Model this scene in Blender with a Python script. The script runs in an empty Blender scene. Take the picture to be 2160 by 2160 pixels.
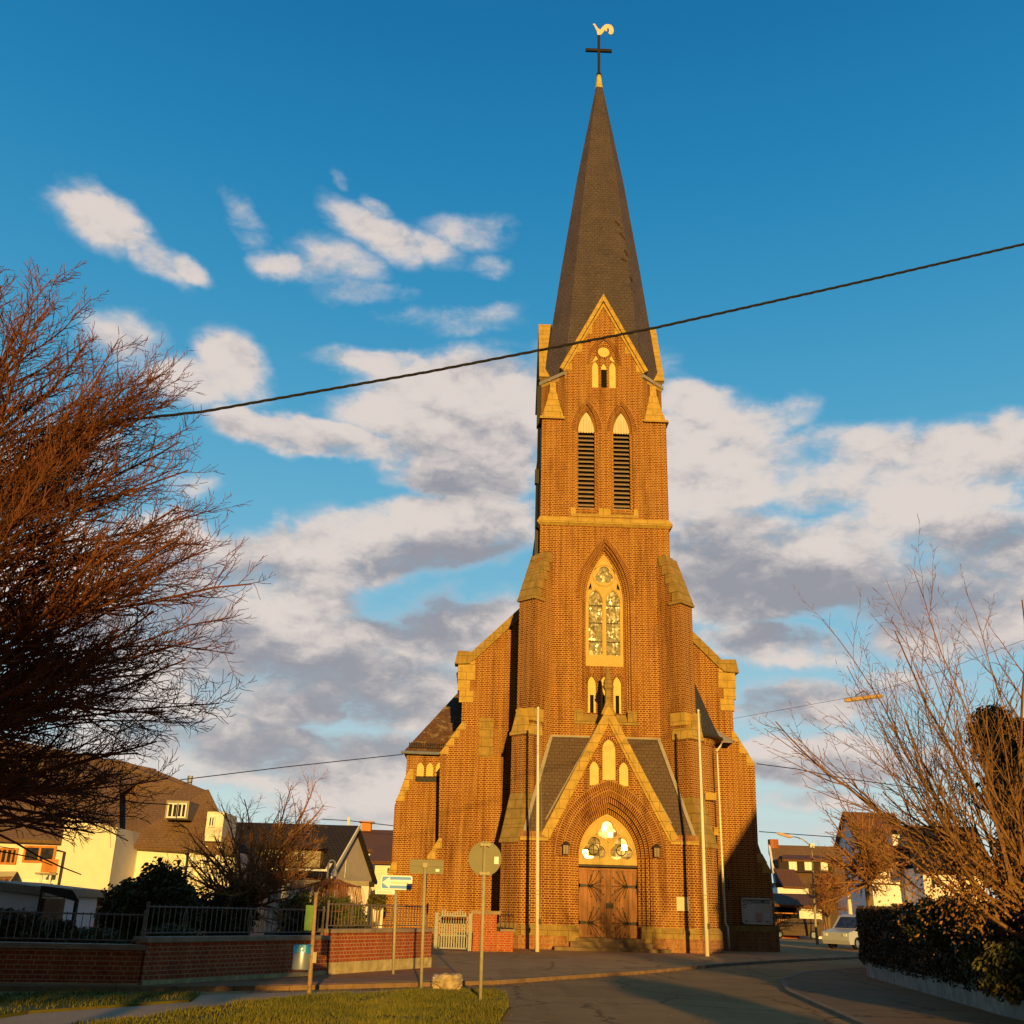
import bpy, math, random
from math import sin, cos, tan, atan2, sqrt, pi, radians, hypot
from mathutils import Vector, Matrix, geometry
random.seed(7)
S = bpy.context.scene
COL = S.collection
# ------------------------------------------------------------------ camera
F_PX = 2185.0; TH = .3668; ROLL = .028; HD = .0163
CAM = Vector((-5.5, 0, 1.6))
FWD = Vector((sin(HD)*cos(TH), cos(HD)*cos(TH), sin(TH)))
R0 = Vector((cos(HD), -sin(HD), 0)); U0 = R0.cross(FWD)
RT = R0*cos(ROLL)+U0*sin(ROLL); UP = U0*cos(ROLL)-R0*sin(ROLL)
cd = bpy.data.cameras.new("camera"); cam = bpy.data.objects.new("camera", cd); COL.objects.link(cam)
cd.sensor_width = 36; cd.lens = F_PX/2160*36; cd.clip_end = 5000; cd.clip_start = .1
cam.matrix_world = Matrix(((RT.x, UP.x, -FWD.x, CAM.x), (RT.y, UP.y, -FWD.y, CAM.y), (RT.z, UP.z, -FWD.z, CAM.z), (0, 0, 0, 1)))
S.camera = cam
def raydir(px, py): return FWD*F_PX+RT*(px-1080)+UP*(1080-py)
def at(px, py, Y):
    r = raydir(px, py); return CAM+r*((Y-CAM.y)/r.y)
def xz(px, py, Y):
    p = at(px, py, Y); return (p.x, p.z)
# ------------------------------------------------------------------ sun, exposure
SUN_AZ = -.082; SUN_EL = radians(6.6)
ld = bpy.data.lights.new("sun", 'SUN'); ld.energy = 5.0; ld.angle = radians(.5); ld.color = (1, .585, .13)
sun = bpy.data.objects.new("sun", ld); COL.objects.link(sun)
sdir = Vector((SUN_AZ*cos(SUN_EL), cos(SUN_EL), -sin(SUN_EL)))
sun.rotation_euler = sdir.to_track_quat('-Z', 'Y').to_euler(); sun.location = (10, -60, 30)
S.view_settings.view_transform = 'Standard'; S.view_settings.look = 'None'; S.view_settings.gamma = 1
S.view_settings.exposure = 0.0
# ------------------------------------------------------------------ node helpers
class NT:
    def __init__(s, tree): s.t = tree; s.n = tree.nodes; s.l = tree.links
    def node(s, typ, **kw):
        n = s.n.new(typ)
        for k, v in kw.items(): setattr(n, k, v)
        return n
    def put(s, sock, v):
        if isinstance(v, bpy.types.NodeSocket): s.l.new(v, sock)
        else: sock.default_value = v
    def math(s, op, a, b=0.0, c=0.0, clamp=False):
        n = s.node('ShaderNodeMath', operation=op); n.use_clamp = clamp
        s.put(n.inputs[0], a); s.put(n.inputs[1], b); s.put(n.inputs[2], c); return n.outputs[0]
    def vmath(s, op, a, b=(0, 0, 0), scale=None):
        n = s.node('ShaderNodeVectorMath', operation=op); s.put(n.inputs[0], a); s.put(n.inputs[1], b)
        if scale is not None: s.put(n.inputs[3], scale)
        return n.outputs['Value'] if op in ('DOT_PRODUCT', 'LENGTH') else n.outputs[0]
    def comb(s, x, y, z=0.0):
        n = s.node('ShaderNodeCombineXYZ'); s.put(n.inputs[0], x); s.put(n.inputs[1], y); s.put(n.inputs[2], z); return n.outputs[0]
    def sep(s, v):
        n = s.node('ShaderNodeSeparateXYZ'); s.put(n.inputs[0], v); return n.outputs
    def mix(s, f, a, b, mode='MIX'):
        n = s.node('ShaderNodeMixRGB', blend_type=mode); s.put(n.inputs[0], f); s.put(n.inputs[1], a); s.put(n.inputs[2], b); return n.outputs[0]
    def noise(s, vec, scale, detail=4.0, rough=.55, dim='3D'):
        n = s.node('ShaderNodeTexNoise'); n.noise_dimensions = dim
        if vec is not None: s.put(n.inputs['Vector'], vec)
        s.put(n.inputs['Scale'], scale); s.put(n.inputs['Detail'], detail); s.put(n.inputs['Roughness'], rough)
        return n.outputs['Fac'], n.outputs['Color']
    def mr(s, v, a, b, c=0.0, d=1.0, smooth=False):
        n = s.node('ShaderNodeMapRange')
        if smooth: n.interpolation_type = 'SMOOTHSTEP'
        s.put(n.inputs[0], v); s.put(n.inputs[1], a); s.put(n.inputs[2], b); s.put(n.inputs[3], c); s.put(n.inputs[4], d); return n.outputs[0]
def rgba(c): return (c[0], c[1], c[2], 1)
# ------------------------------------------------------------------ world: sky and clouds
W = bpy.data.worlds.new("World"); S.world = W; W.use_nodes = True
w = NT(W.node_tree); w.n.clear()
sky = w.node('ShaderNodeTexSky', sky_type='NISHITA'); sky.sun_disc = False; sky.sun_elevation = SUN_EL
sky.sun_rotation = atan2(-sdir.x, -sdir.y); sky.air_density = 1.0; sky.dust_density = .3; sky.ozone_density = 3.0
gen = w.node('ShaderNodeTexCoord').outputs['Generated']
sx, sy, sz = w.sep(gen)
el = w.math('ARCSINE', sz); az = w.math('ARCTAN2', sx, sy)
def azel(px, py):
    r = raydir(px, py).normalized(); return atan2(r.x, r.y), math.asin(r.z)
ramp = w.node('ShaderNodeValToRGB'); ramp.color_ramp.interpolation = 'B_SPLINE'
SKYR = [(.0, (.72, .76, .66)), (.08, (.60, .74, .70)), (.18, (.38, .62, .71)), (.30, (.20, .50, .68)), (.46, (.085, .385, .61)), (.64, (.028, .27, .52)), (.82, (.012, .19, .43)), (1.0, (.006, .13, .34))]
els = ramp.color_ramp.elements
els[0].position = SKYR[0][0]; els[0].color = rgba(SKYR[0][1]); els[1].position = 1; els[1].color = rgba(SKYR[-1][1])
for p, c in SKYR[1:-1]:
    e = els.new(p); e.color = rgba(c)
w.put(ramp.inputs[0], w.mr(el, 0.0, .92))
# Nishita radiance, tinted so that the clear sky reaches the photograph's saturated azure
nish = w.vmath('SCALE', sky.outputs[0], scale=.10)
clear = w.mix(.95, nish, ramp.outputs[0])
# clouds: soft masses placed by azimuth and elevation, edges broken up by turbulence
ae = w.comb(az, w.math('MULTIPLY', el, 1.0))
st_ = w.vmath('MULTIPLY', gen, (1, 1, 1.5))
_, wc = w.noise(st_, 6.0, 5, .6)
_, wc2 = w.noise(w.vmath('ADD', st_, (3.1, 1.7, 5.2)), 22.0, 4, .6)
warp = w.vmath('ADD', w.vmath('SCALE', w.vmath('SUBTRACT', wc, (.5, .5, .5)), scale=.055), w.vmath('SCALE', w.vmath('SUBTRACT', wc2, (.5, .5, .5)), scale=.022))
aew = w.vmath('ADD', ae, w.vmath('MULTIPLY', warp, (1.2, .8, 0)))
def blob(px, py, rx, ry, rot=0.0, vec=None):
    a, e = azel(px, py); k = 1/2250
    d = w.vmath('SUBTRACT', vec if vec is not None else aew, (a, e, 0))
    ca, sa = cos(radians(rot)), sin(radians(rot))
    u = w.vmath('DOT_PRODUCT', d, (ca/(rx*k), sa/(rx*k), 0)); v = w.vmath('DOT_PRODUCT', d, (-sa/(ry*k), ca/(ry*k), 0))
    return w.math('SQRT', w.math('ADD', w.math('MULTIPLY', u, u), w.math('MULTIPLY', v, v)))
def masses(lst):
    acc = None
    for b in lst:
        s_ = b[5] if len(b) > 5 else 1.0
        m = w.mr(blob(*b[:5]), .25, 1.35, s_, 0.0, True)
        acc = m if acc is None else w.math('MAXIMUM', acc, m)
    return acc
CL = [(225, 465, 150, 70, -10, .95), (310, 515, 150, 50, -30, .85), (400, 565, 80, 36, -20, .8), (525, 458, 100, 44, -30, .62), (600, 545, 90, 46, 0, .72), (700, 545, 170, 66, -8, .58),
      (790, 482, 180, 60, -18, .82), (900, 515, 150, 46, -14, .72), (990, 492, 160, 54, -6, .72), (1030, 562, 85, 40, -10, .78), (765, 612, 130, 42, 5, .62), (710, 365, 45, 24, -20, .55), (790, 425, 60, 28, -20, .6), (850, 620, 60, 36, 0, .55),
      (490, 775, 130, 80, -24, .95), (400, 810, 150, 70, 0, .75), (250, 720, 120, 80, 0, .6), (940, 675, 220, 46, 3, .8), (830, 775, 200, 46, 0, 1.2), (1010, 840, 320, 130, 0, 1.38), (680, 925, 300, 46, -2, 1.38), (880, 870, 240, 60, 5, 1.2),
      (950, 970, 260, 110, 0, 1.38), (430, 1030, 120, 50, -10, .8), (880, 1130, 330, 110, 8, 1.38), (760, 1180, 260, 80, 10, 1.38), (560, 1270, 260, 140, 10, 1.38), (420, 1420, 420, 160, 0, 1.38), (800, 1420, 420, 150, 0, 1.38), (600, 1600, 500, 100, 0, 1.2), (150, 1250, 260, 140, 0, 1.2), (120, 940, 240, 90, 0, .7),
      (1450, 850, 130, 60, -14, .95), (1690, 870, 70, 56, 0, .7), (1600, 900, 150, 60, 0, .8), (1480, 980, 260, 140, 0, 1.38), (1740, 985, 250, 110, 0, 1.38), (1980, 1000, 260, 110, 4, 1.38), (2130, 900, 110, 50, 0, .85), (1550, 1200, 320, 150, 0, 1.38), (1850, 1190, 380, 150, 0, 1.38), (2150, 1240, 200, 120, 0, 1.2),
      (1640, 1370, 240, 60, -6, 1.2), (1690, 1480, 240, 60, 0, 1.2), (1900, 1450, 260, 50, 0, .7), (1720, 1600, 260, 70, 0, 1.2), (2000, 1600, 250, 60, 0, .8), (1700, 1690, 180, 34, 0, .85), (1660, 1755, 210, 40, 0, .6), (720, 1700, 260, 56, 0, .8), (200, 1620, 300, 70, 0, .8), (470, 1180, 260, 130, 0, 1.25), (300, 1330, 300, 160, 0, 1.3), (1000, 1330, 220, 130, 0, 1.2), (1330, 1050, 200, 160, 0, 1.2), (2050, 1330, 260, 90, 0, 1.2), (1370, 770, 120, 60, 0, .5)]
mass = masses(CL)
holes = w.math('MAXIMUM', w.mr(blob(1010, 1255, 70, 38), .3, 1.2, .45, 0, True), w.math('MAXIMUM', w.mr(blob(1020, 1140, 90, 22, 20), .3, 1.2, .4, 0, True), w.mr(blob(500, 1090, 90, 80), .3, 1.2, .8, 0, True)))
mass = w.math('SUBTRACT', mass, holes, clamp=True)
cl_ = w.vmath('ADD', w.vmath('MULTIPLY', gen, (1, 1, 1.9)), w.vmath('SCALE', w.vmath('SUBTRACT', wc2, (.5, .5, .5)), scale=.03))
def fbm(v): return w.noise(v, 9.0, 12, .60)[0]
fn = fbm(cl_); fup = fbm(w.vmath('ADD', cl_, (.004, 0, .030)))
relief = w.math('SUBTRACT', fn, fup)
dens = w.math('ADD', mass, w.math('MULTIPLY', w.math('MULTIPLY', w.math('SUBTRACT', fn, .505), 2.3), w.mr(mass, 0, .6, .35, 1)))
alpha = w.mr(dens, .20, 1.0, 0, .95, True)
# thickness: grey lilac bodies below, cream crests above
shn, _ = w.noise(w.vmath('ADD', cl_, (0, 0, .13)), 5.0, 10, .62)
DK = [(420, 1230, 260, 70, 0, .5), (430, 1330, 330, 90, -5), (700, 1450, 420, 110, 0), (900, 1300, 260, 80, 0), (950, 1180, 230, 60, 10, .9), (620, 1560, 420, 80, 0), (1620, 1230, 300, 100, -10), (1850, 1260, 330, 110, 0), (2100, 1130, 160, 60, 0, .7), (1600, 1120, 280, 60, 0, .45), (1650, 1480, 260, 36, 0, .85), (1800, 1620, 300, 30, 0, .8), (2020, 1500, 200, 40, 0, .7), (1000, 1010, 170, 40, 0, .3), (150, 1350, 260, 120, 0, .9), (1650, 1350, 180, 40, 0, .9)]
dark = w.math('ADD', w.math('MULTIPLY', masses(DK), .85), w.math('MULTIPLY', w.math('SUBTRACT', shn, .5), 2.1))
dark = w.math('SUBTRACT', dark, w.math('MULTIPLY', relief, 3.2))
dark = w.mr(dark, -.15, 1.0, 0, 1, True)
ccol = w.mix(dark, rgba((.76, .665, .61)), rgba((.31, .305, .345)))
thin = w.mr(alpha, .15, .8, 0, 1)
ccol = w.mix(thin, rgba((.50, .56, .64)), ccol)
hz = w.mr(el, 0, .16, .35, 0)
ccol = w.mix(hz, ccol, rgba((.62, .60, .58)))
skyc = w.mix(alpha, clear, ccol)
# added darkening: unseen sky behind the viewpoint is greyed down to deepen the shade
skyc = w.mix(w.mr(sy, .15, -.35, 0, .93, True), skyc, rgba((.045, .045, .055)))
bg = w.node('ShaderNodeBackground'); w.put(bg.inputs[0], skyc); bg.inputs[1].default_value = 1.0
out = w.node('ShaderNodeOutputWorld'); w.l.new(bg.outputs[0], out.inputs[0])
# ------------------------------------------------------------------ materials
MATS = {}
def base_mat(name):
    m = bpy.data.materials.new(name); m.use_nodes = True; t = NT(m.node_tree)
    b = t.n['Principled BSDF']; MATS[name] = m; return m, t, b
def stonemat(name, c, var, jh=.42, jw=.9):
    m, t, b = base_mat(name); vec, p = wallcoords(t)
    br = t.node('ShaderNodeTexBrick'); t.put(br.inputs['Vector'], vec); br.inputs['Scale'].default_value = 1; br.inputs['Mortar Size'].default_value = .012; br.inputs['Brick Width'].default_value = jw; br.inputs['Row Height'].default_value = jh
    f, _ = t.noise(p, 2.6, 7, .7); g, _ = t.noise(t.vmath('MULTIPLY', p, (1, 1, .3)), 5, 6, .7)
    c_ = t.mix(t.mr(f, .32, .68), rgba(tuple(x*(1-var) for x in c)), rgba(c)); c_ = t.mix(t.mr(g, .5, .72, 0, .55), c_, rgba(tuple(x*.42 for x in c)))
    t.put(br.inputs['Color1'], c_); t.put(br.inputs['Color2'], t.mix(.18, c_, rgba(tuple(x*.6 for x in c)))); br.inputs['Mortar'].default_value = rgba(tuple(x*.35 for x in c))
    t.put(b.inputs['Base Color'], br.outputs[0]); b.inputs['Roughness'].default_value = .92; b.inputs['Specular IOR Level'].default_value = .15
    bn = t.node('ShaderNodeBump'); bn.inputs['Strength'].default_value = .5; bn.inputs['Distance'].default_value = .015; t.put(bn.inputs['Height'], g); t.l.new(bn.outputs[0], b.inputs['Normal']); return m
def plain(name, c, rough=.8, var=.15, scale=6.0, metal=0.0, spec=.3, bump=0.0, c2=None, streak=False):
    m, t, b = base_mat(name)
    g = t.node('ShaderNodeNewGeometry').outputs['Position']
    if streak: g = t.vmath('MULTIPLY', g, (1, 1, .12))
    f, _ = t.noise(g, scale, 6, .65)
    f = t.mr(f, .3, .7)
    lo = tuple(x*(1-var) for x in c); hi = c2 or tuple(min(1, x*(1+var)) for x in c)
    t.put(b.inputs['Base Color'], t.mix(f, rgba(lo), rgba(hi)))
    b.inputs['Roughness'].default_value = rough; b.inputs['Metallic'].default_value = metal
    b.inputs['Specular IOR Level'].default_value = spec
    if bump:
        bn = t.node('ShaderNodeBump'); bn.inputs['Strength'].default_value = bump; bn.inputs['Distance'].default_value = .02
        t.put(bn.inputs['Height'], f); t.l.new(bn.outputs[0], b.inputs['Normal'])
    return m
def wallcoords(t):
    ge = t.node('ShaderNodeNewGeometry'); p = ge.outputs['Position']; n = ge.outputs['True Normal']
    nx, ny, nz = t.sep(n); tv = t.vmath('NORMALIZE', t.comb(t.math('MULTIPLY', ny, -1.0), nx, 0.0))
    return t.comb(t.vmath('DOT_PRODUCT', p, tv), t.sep(p)[2], 0.0), p
def brick(name, c1, c2, mo, rowh=.083, bw=.265, uv=False, ms=.011, stain=.35, english=True, light=(.5, .31, .10)):
    m, t, b = base_mat(name)
    vec, p = wallcoords(t)
    if uv: vec = t.node('ShaderNodeTexCoord').outputs['UV']
    br = t.node('ShaderNodeTexBrick'); br.offset = .5; br.offset_frequency = 2
    br.squash = .5 if english else 1; br.squash_frequency = 2
    t.put(br.inputs['Vector'], vec); br.inputs['Scale'].default_value = 1
    br.inputs['Mortar Size'].default_value = ms; br.inputs['Mortar Smooth'].default_value = .35; br.inputs['Bias'].default_value = 0
    br.inputs['Brick Width'].default_value = bw; br.inputs['Row Height'].default_value = rowh
    n1, _ = t.noise(p, .7, 6, .6); n2, _ = t.noise(p, 11.0, 3, .6); n3, _ = t.noise(t.vmath('MULTIPLY', p, (1, 1, .25)), 1.6, 5, .65)
    a = t.mix(t.mr(n1, .35, .65), rgba(c1), rgba(c2)); d = t.mix(t.mr(n2, .3, .7), rgba(tuple(x*.55 for x in c1)), rgba(tuple(x*1.25 for x in c2)))
    t.put(br.inputs['Color1'], a); t.put(br.inputs['Color2'], d)
    t.put(br.inputs['Mortar'], t.mix(t.mr(n2, .3, .7), rgba(tuple(x*.75 for x in mo)), rgba(mo)))
    c = t.mix(t.mr(n3, .5, .72, 0, stain), br.outputs[0], rgba(light))
    c = t.mix(t.mr(n1, .52, .75, 0, stain*.8), c, rgba(tuple(x*.5 for x in c1)), 'MIX')
    n4, _ = t.noise(t.vmath('MULTIPLY', p, (1.6, 1.6, .14)), 1.1, 6, .7); n5, _ = t.noise(p, 3.2, 4, .7)
    c = t.mix(t.mr(n4, .50, .68, 0, .6), c, rgba(tuple(x*.45 for x in c1))); c = t.mix(t.mr(n5, .6, .72, 0, .35), c, rgba(light))
    t.put(b.inputs['Base Color'], c); b.inputs['Roughness'].default_value = .92; b.inputs['Specular IOR Level'].default_value = .15
    bn = t.node('ShaderNodeBump'); bn.invert = True; bn.inputs['Strength'].default_value = .6; bn.inputs['Distance'].default_value = .012
    t.put(bn.inputs['Height'], br.outputs[1]); t.l.new(bn.outputs[0], b.inputs['Normal'])
    return m
def tiles(name, c1, c2, rowh=.14, bw=.2, moss=None, gap=.008):
    m, t, b = base_mat(name)
    ge = t.node('ShaderNodeNewGeometry'); p = ge.outputs['Position']; n = ge.outputs['True Normal']
    nx, ny, nz = t.sep(n); tv = t.vmath('NORMALIZE', t.comb(t.math('MULTIPLY', ny, -1.0), nx, 0.0))
    bv = t.vmath('CROSS_PRODUCT', n, tv)
    vec = t.comb(t.vmath('DOT_PRODUCT', p, tv), t.vmath('DOT_PRODUCT', p, bv), 0.0)
    br = t.node('ShaderNodeTexBrick'); t.put(br.inputs['Vector'], vec); br.inputs['Scale'].default_value = 1
    br.inputs['Mortar Size'].default_value = gap; br.inputs['Brick Width'].default_value = bw; br.inputs['Row Height'].default_value = rowh
    n1, _ = t.noise(p, .9, 6, .65); n2, _ = t.noise(p, 9, 4, .7)
    t.put(br.inputs['Color1'], t.mix(t.mr(n1, .35, .65), rgba(c1), rgba(c2))); t.put(br.inputs['Color2'], t.mix(t.mr(n2, .35, .65), rgba(tuple(x*.75 for x in c1)), rgba(tuple(x*1.2 for x in c2))))
    br.inputs['Mortar'].default_value = rgba(tuple(x*.45 for x in c1))
    c = br.outputs[0]
    if moss:
        n3, _ = t.noise(p, 2.6, 7, .75); c = t.mix(t.mr(n3, .52, .6, 0, .8), c, rgba(moss))
    t.put(b.inputs['Base Color'], c); b.inputs['Roughness'].default_value = .75; b.inputs['Specular IOR Level'].default_value = .2
    bn = t.node('ShaderNodeBump'); bn.invert = True; bn.inputs['Strength'].default_value = .5; bn.inputs['Distance'].default_value = .01
    t.put(bn.inputs['Height'], br.outputs[1]); t.l.new(bn.outputs[0], b.inputs['Normal'])
    return m
M_ST = stonemat('sandstone', (.66, .45, .12), .3); M_ST2 = stonemat('weathered_sandstone', (.47, .32, .10), .4)
M_BR = brick('church_brick', (.13, .028, .009), (.28, .078, .019), (.66, .39, .125), ms=.020, rowh=.098, bw=.29)
M_VO = brick('voussoir_brick', (.12, .026, .009), (.21, .052, .014), (.62, .37, .12), rowh=.27, bw=.1, ms=.018, uv=True, english=False, stain=.2)
M_RUB = brick('plinth_rubble', (.30, .12, .05), (.42, .2, .08), (.5, .34, .2), rowh=.16, bw=.32, stain=.8)
M_WB = brick('wall_brick', (.36, .062, .026), (.46, .10, .035), (.62, .38, .20), rowh=.083, bw=.27, stain=.2)
M_TR = plain('tracery_stone', (.66, .47, .16), .85, .12, 6)
M_PL = plain('cream_plaster', (.80, .62, .24), .9, .12, 4)
M_SL = tiles('grey_slate', (.066, .056, .074), (.115, .092, .108), .19, .27); M_PS = tiles('porch_slate', (.12, .082, .065), (.15, .105, .082), .17, .24)
M_SL2 = tiles('dark_slate', (.045, .045, .055), (.07, .07, .08), .14, .2)
M_RT = tiles('mossy_roof_tiles', (.14, .07, .035), (.19, .10, .05), .2, .25, moss=(.38, .28, .14))
M_LEAD = plain('lead_flashing', (.36, .33, .30), .6, .15, 5)
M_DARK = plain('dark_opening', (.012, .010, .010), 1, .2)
M_LOUV = plain('grey_louvre', (.36, .27, .22), .8, .2, 8)
M_WHW = plain('white_boards', (.72, .62, .45), .7, .12, 10, streak=True)
M_GOLD = plain('gilded_metal', (.98, .78, .62), .4, .1, 9, metal=.2)
M_TIP = plain('yellow_metal_tip', (.62, .52, .10), .45, .3, 5)
M_BLK = plain('black_metal', (.018, .016, .018), .5, .1)
M_WOOD = plain('oak_door', (.36, .155, .055), .6, .3, 5, streak=True, bump=.3)
M_IRON = plain('dark_iron', (.045, .035, .03), .55, .2)
M_ZINC = plain('zinc', (.40, .46, .60), .35, .1, 6, metal=.6)
M_CRP = plain('cream_pipe', (.80, .74, .55), .3, .06, spec=.6)
M_WHP = plain('white_pole_paint', (.90, .84, .66), .45, .12, 14)
M_GRY = plain('grey_sign_metal', (.25, .235, .15), .6, .06, 7)
M_GALV = plain('galvanised_post', (.42, .37, .24), .5, .12, 12)
M_STEP = plain('step_stone', (.22, .15, .085), .9, .3, 3, bump=.3)
def glassmat(name, c, rough, spec=.8):
    m, t, b = base_mat(name); g = t.node('ShaderNodeNewGeometry').outputs['Position']
    v = t.node('ShaderNodeTexVoronoi'); t.put(v.inputs['Vector'], g); v.inputs['Scale'].default_value = 7
    t.put(b.inputs['Base Color'], t.mix(t.mr(t.sep(v.outputs['Color'])[0], 0, 1), rgba(tuple(x*.5 for x in c)), rgba(tuple(x*1.6 for x in c))))
    t.put(b.inputs['Roughness'], t.mr(t.sep(v.outputs['Color'])[1], .0, 1.0, rough, rough*(3.5 if rough > .1 else 1))); b.inputs['Specular IOR Level'].default_value = spec; return m
M_LG = glassmat('leaded_glass', (.20, .17, .085), .17, .42); M_PG = glassmat('portal_glass', (.24, .18, .08), .09, .8)
M_HG = glassmat('house_window_glass', (.03, .03, .035), .08)
# ------------------------------------------------------------------ mesh helpers
class MB:
    def __init__(s): s.v = []; s.f = []; s.uv = {}
    def face(s, pts, uv=None):
        i = len(s.v); s.v += [tuple(p) for p in pts]; s.f.append(tuple(range(i, i+len(pts))))
        if uv: s.uv[len(s.f)-1] = uv
        return s
    def box(s, x0, y0, z0, x1, y1, z1, mat=None):
        P = [(x0, y0, z0), (x1, y0, z0), (x1, y1, z0), (x0, y1, z0), (x0, y0, z1), (x1, y0, z1), (x1, y1, z1), (x0, y1, z1)]
        if mat is not None: P = [tuple(mat @ Vector(p)) for p in P]
        i = len(s.v); s.v += P
        for q in ((0, 3, 2, 1), (4, 5, 6, 7), (0, 1, 5, 4), (1, 2, 6, 5), (2, 3, 7, 6), (3, 0, 4, 7)): s.f.append(tuple(i+k for k in q))
        return s
    def hull(s, lo, hi):
        n = len(lo); i = len(s.v); s.v += [tuple(p) for p in lo]+[tuple(p) for p in hi]
        s.f.append(tuple(i+k for k in reversed(range(n)))); s.f.append(tuple(i+n+k for k in range(n)))
        for k in range(n): k2 = (k+1) % n; s.f.append((i+k, i+k2, i+n+k2, i+n+k))
        return s
    def plate(s, outer, holes=(), y0=0, y1=1, fn=None):
        """flat plate in x,z between y0 (front) and y1 with holes; fn maps (x,y,z)"""
        fn = fn or (lambda x, y, z: (x, y, z))
        loops = [list(outer)]+[list(h) for h in holes]
        tris = geometry.tessellate_polygon([[Vector((a, b, 0)) for a, b in lp] for lp in loops])
        flat = [p for lp in loops for p in lp]; n = len(flat); i = len(s.v)
        s.v += [fn(a, y0, b) for a, b in flat]+[fn(a, y1, b) for a, b in flat]
        for a, b, c in tris:
            ar = (flat[b][0]-flat[a][0])*(flat[c][1]-flat[a][1])-(flat[b][1]-flat[a][1])*(flat[c][0]-flat[a][0])
            if abs(ar) < 1e-9: continue
            q = (a, b, c) if ar > 0 else (a, c, b)
            s.f.append(tuple(i+k for k in q)); s.f.append(tuple(i+n+k for k in reversed(q)))
        o = 0
        for li, lp in enumerate(loops):
            m = len(lp); A = sum(lp[k][0]*lp[(k+1) % m][1]-lp[(k+1) % m][0]*lp[k][1] for k in range(m))
            ccw = A > 0
            for k in range(m):
                a, b = i+o+k, i+o+(k+1) % m
                flip = ccw ^ (li > 0)
                s.f.append((a, a+n, b+n, b) if flip else (a, b, b+n, a+n))
            o += m
        return s
    def tube(s, pts, rad, sides=6, closed=False, cap=True):
        pts = [Vector(p) for p in pts]; n = len(pts); i = len(s.v)
        if not hasattr(rad, '__len__'): rad = [rad]*n
        for k, p in enumerate(pts):
            if closed: d = pts[(k+1) % n]-pts[k-1]
            else: d = pts[min(k+1, n-1)]-pts[max(k-1, 0)]
            d.normalize(); a = d.cross(Vector((0, 0, 1)) if abs(d.z) < .9 else Vector((1, 0, 0))).normalized(); b = d.cross(a)
            for j in range(sides):
                t = 2*pi*j/sides; s.v.append(tuple(p+(a*cos(t)+b*sin(t))*rad[k]))
        for k in range(n if closed else n-1):
            k2 = (k+1) % n
            for j in range(sides):
                j2 = (j+1) % sides; s.f.append((i+k*sides+j, i+k*sides+j2, i+k2*sides+j2, i+k2*sides+j))
        if cap and not closed:
            s.f.append(tuple(i+j for j in reversed(range(sides)))); s.f.append(tuple(i+(n-1)*sides+j for j in range(sides)))
        return s
    def lathe(s, prof, cx=0, cy=0, sides=16):
        i = len(s.v)
        for r, z in prof:
            for j in range(sides): t = 2*pi*j/sides; s.v.append((cx+r*cos(t), cy+r*sin(t), z))
        for k in range(len(prof)-1):
            for j in range(sides):
                j2 = (j+1) % sides; s.f.append((i+k*sides+j, i+k*sides+j2, i+(k+1)*sides+j2, i+(k+1)*sides+j))
        s.f.append(tuple(i+j for j in reversed(range(sides)))); s.f.append(tuple(i+(len(prof)-1)*sides+j for j in range(sides)))
        return s
    def clusters(s, gap=.06):
        n = len(s.v); par = list(range(n))
        def fd(a):
            while par[a] != a: par[a] = par[par[a]]; a = par[a]
            return a
        for f in s.f:
            r = fd(f[0])
            for q in f[1:]: par[fd(q)] = r
        comp = {}
        for fi, f in enumerate(s.f): comp.setdefault(fd(f[0]), []).append(fi)
        C = []
        for fs in comp.values():
            P = [s.v[i] for fi in fs for i in s.f[fi]]; C.append([[min(p[k] for p in P)-gap/2 for k in range(3)], [max(p[k] for p in P)+gap/2 for k in range(3)], fs])
        ch = len(C) < 400
        while ch:
            ch = False; out = []
            for c in C:
                for o in out:
                    if all(c[0][k] <= o[1][k] and o[0][k] <= c[1][k] for k in range(3)):
                        o[0] = [min(c[0][k], o[0][k]) for k in range(3)]; o[1] = [max(c[1][k], o[1][k]) for k in range(3)]; o[2] += c[2]; ch = True; break
                else: out.append([list(c[0]), list(c[1]), list(c[2])])
            C = out
        return [c[2] for c in C]
    def split(s, gap=.06):
        cl = s.clusters(gap)
        if len(cl) < 2 or len(cl) > 9: return [s]
        res = []
        for fs in cl:
            m = MB(); mp = {}
            for fi in sorted(fs):
                for i in s.f[fi]:
                    if i not in mp: mp[i] = len(m.v); m.v.append(s.v[i])
                m.f.append(tuple(mp[i] for i in s.f[fi]))
                if fi in s.uv: m.uv[len(m.f)-1] = s.uv[fi]
            res.append(m)
        return res
    def build(s, name, mat, parent=None, smooth=False):
        me = bpy.data.meshes.new(name); me.from_pydata(s.v, [], s.f)
        if s.uv:
            ul = me.uv_layers.new(name='UVMap')
            for fi, u in s.uv.items():
                for k, li in enumerate(me.polygons[fi].loop_indices): ul.data[li].uv = u[k]
        me.materials.append(mat)
        if smooth: me.polygons.foreach_set('use_smooth', [True]*len(me.polygons))
        me.update(); o = bpy.data.objects.new(name, me); COL.objects.link(o)
        if parent is not None:
            o.parent = parent; o.matrix_parent_inverse = Matrix.Translation(-parent.matrix_basis.translation) if parent.type == 'EMPTY' and parent.parent is None else Matrix.Identity(4)
        return o
def tag(o, label=None, cat=None, group=None, kind=None):
    if label: o['label'] = label
    if cat: o['category'] = cat
    if group: o['group'] = group
    if kind: o['kind'] = kind
    return o
def thing(name, label, cat, loc, group=None):
    o = bpy.data.objects.new(name, None); o.location = loc; COL.objects.link(o); return tag(o, label, cat, group)
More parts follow.
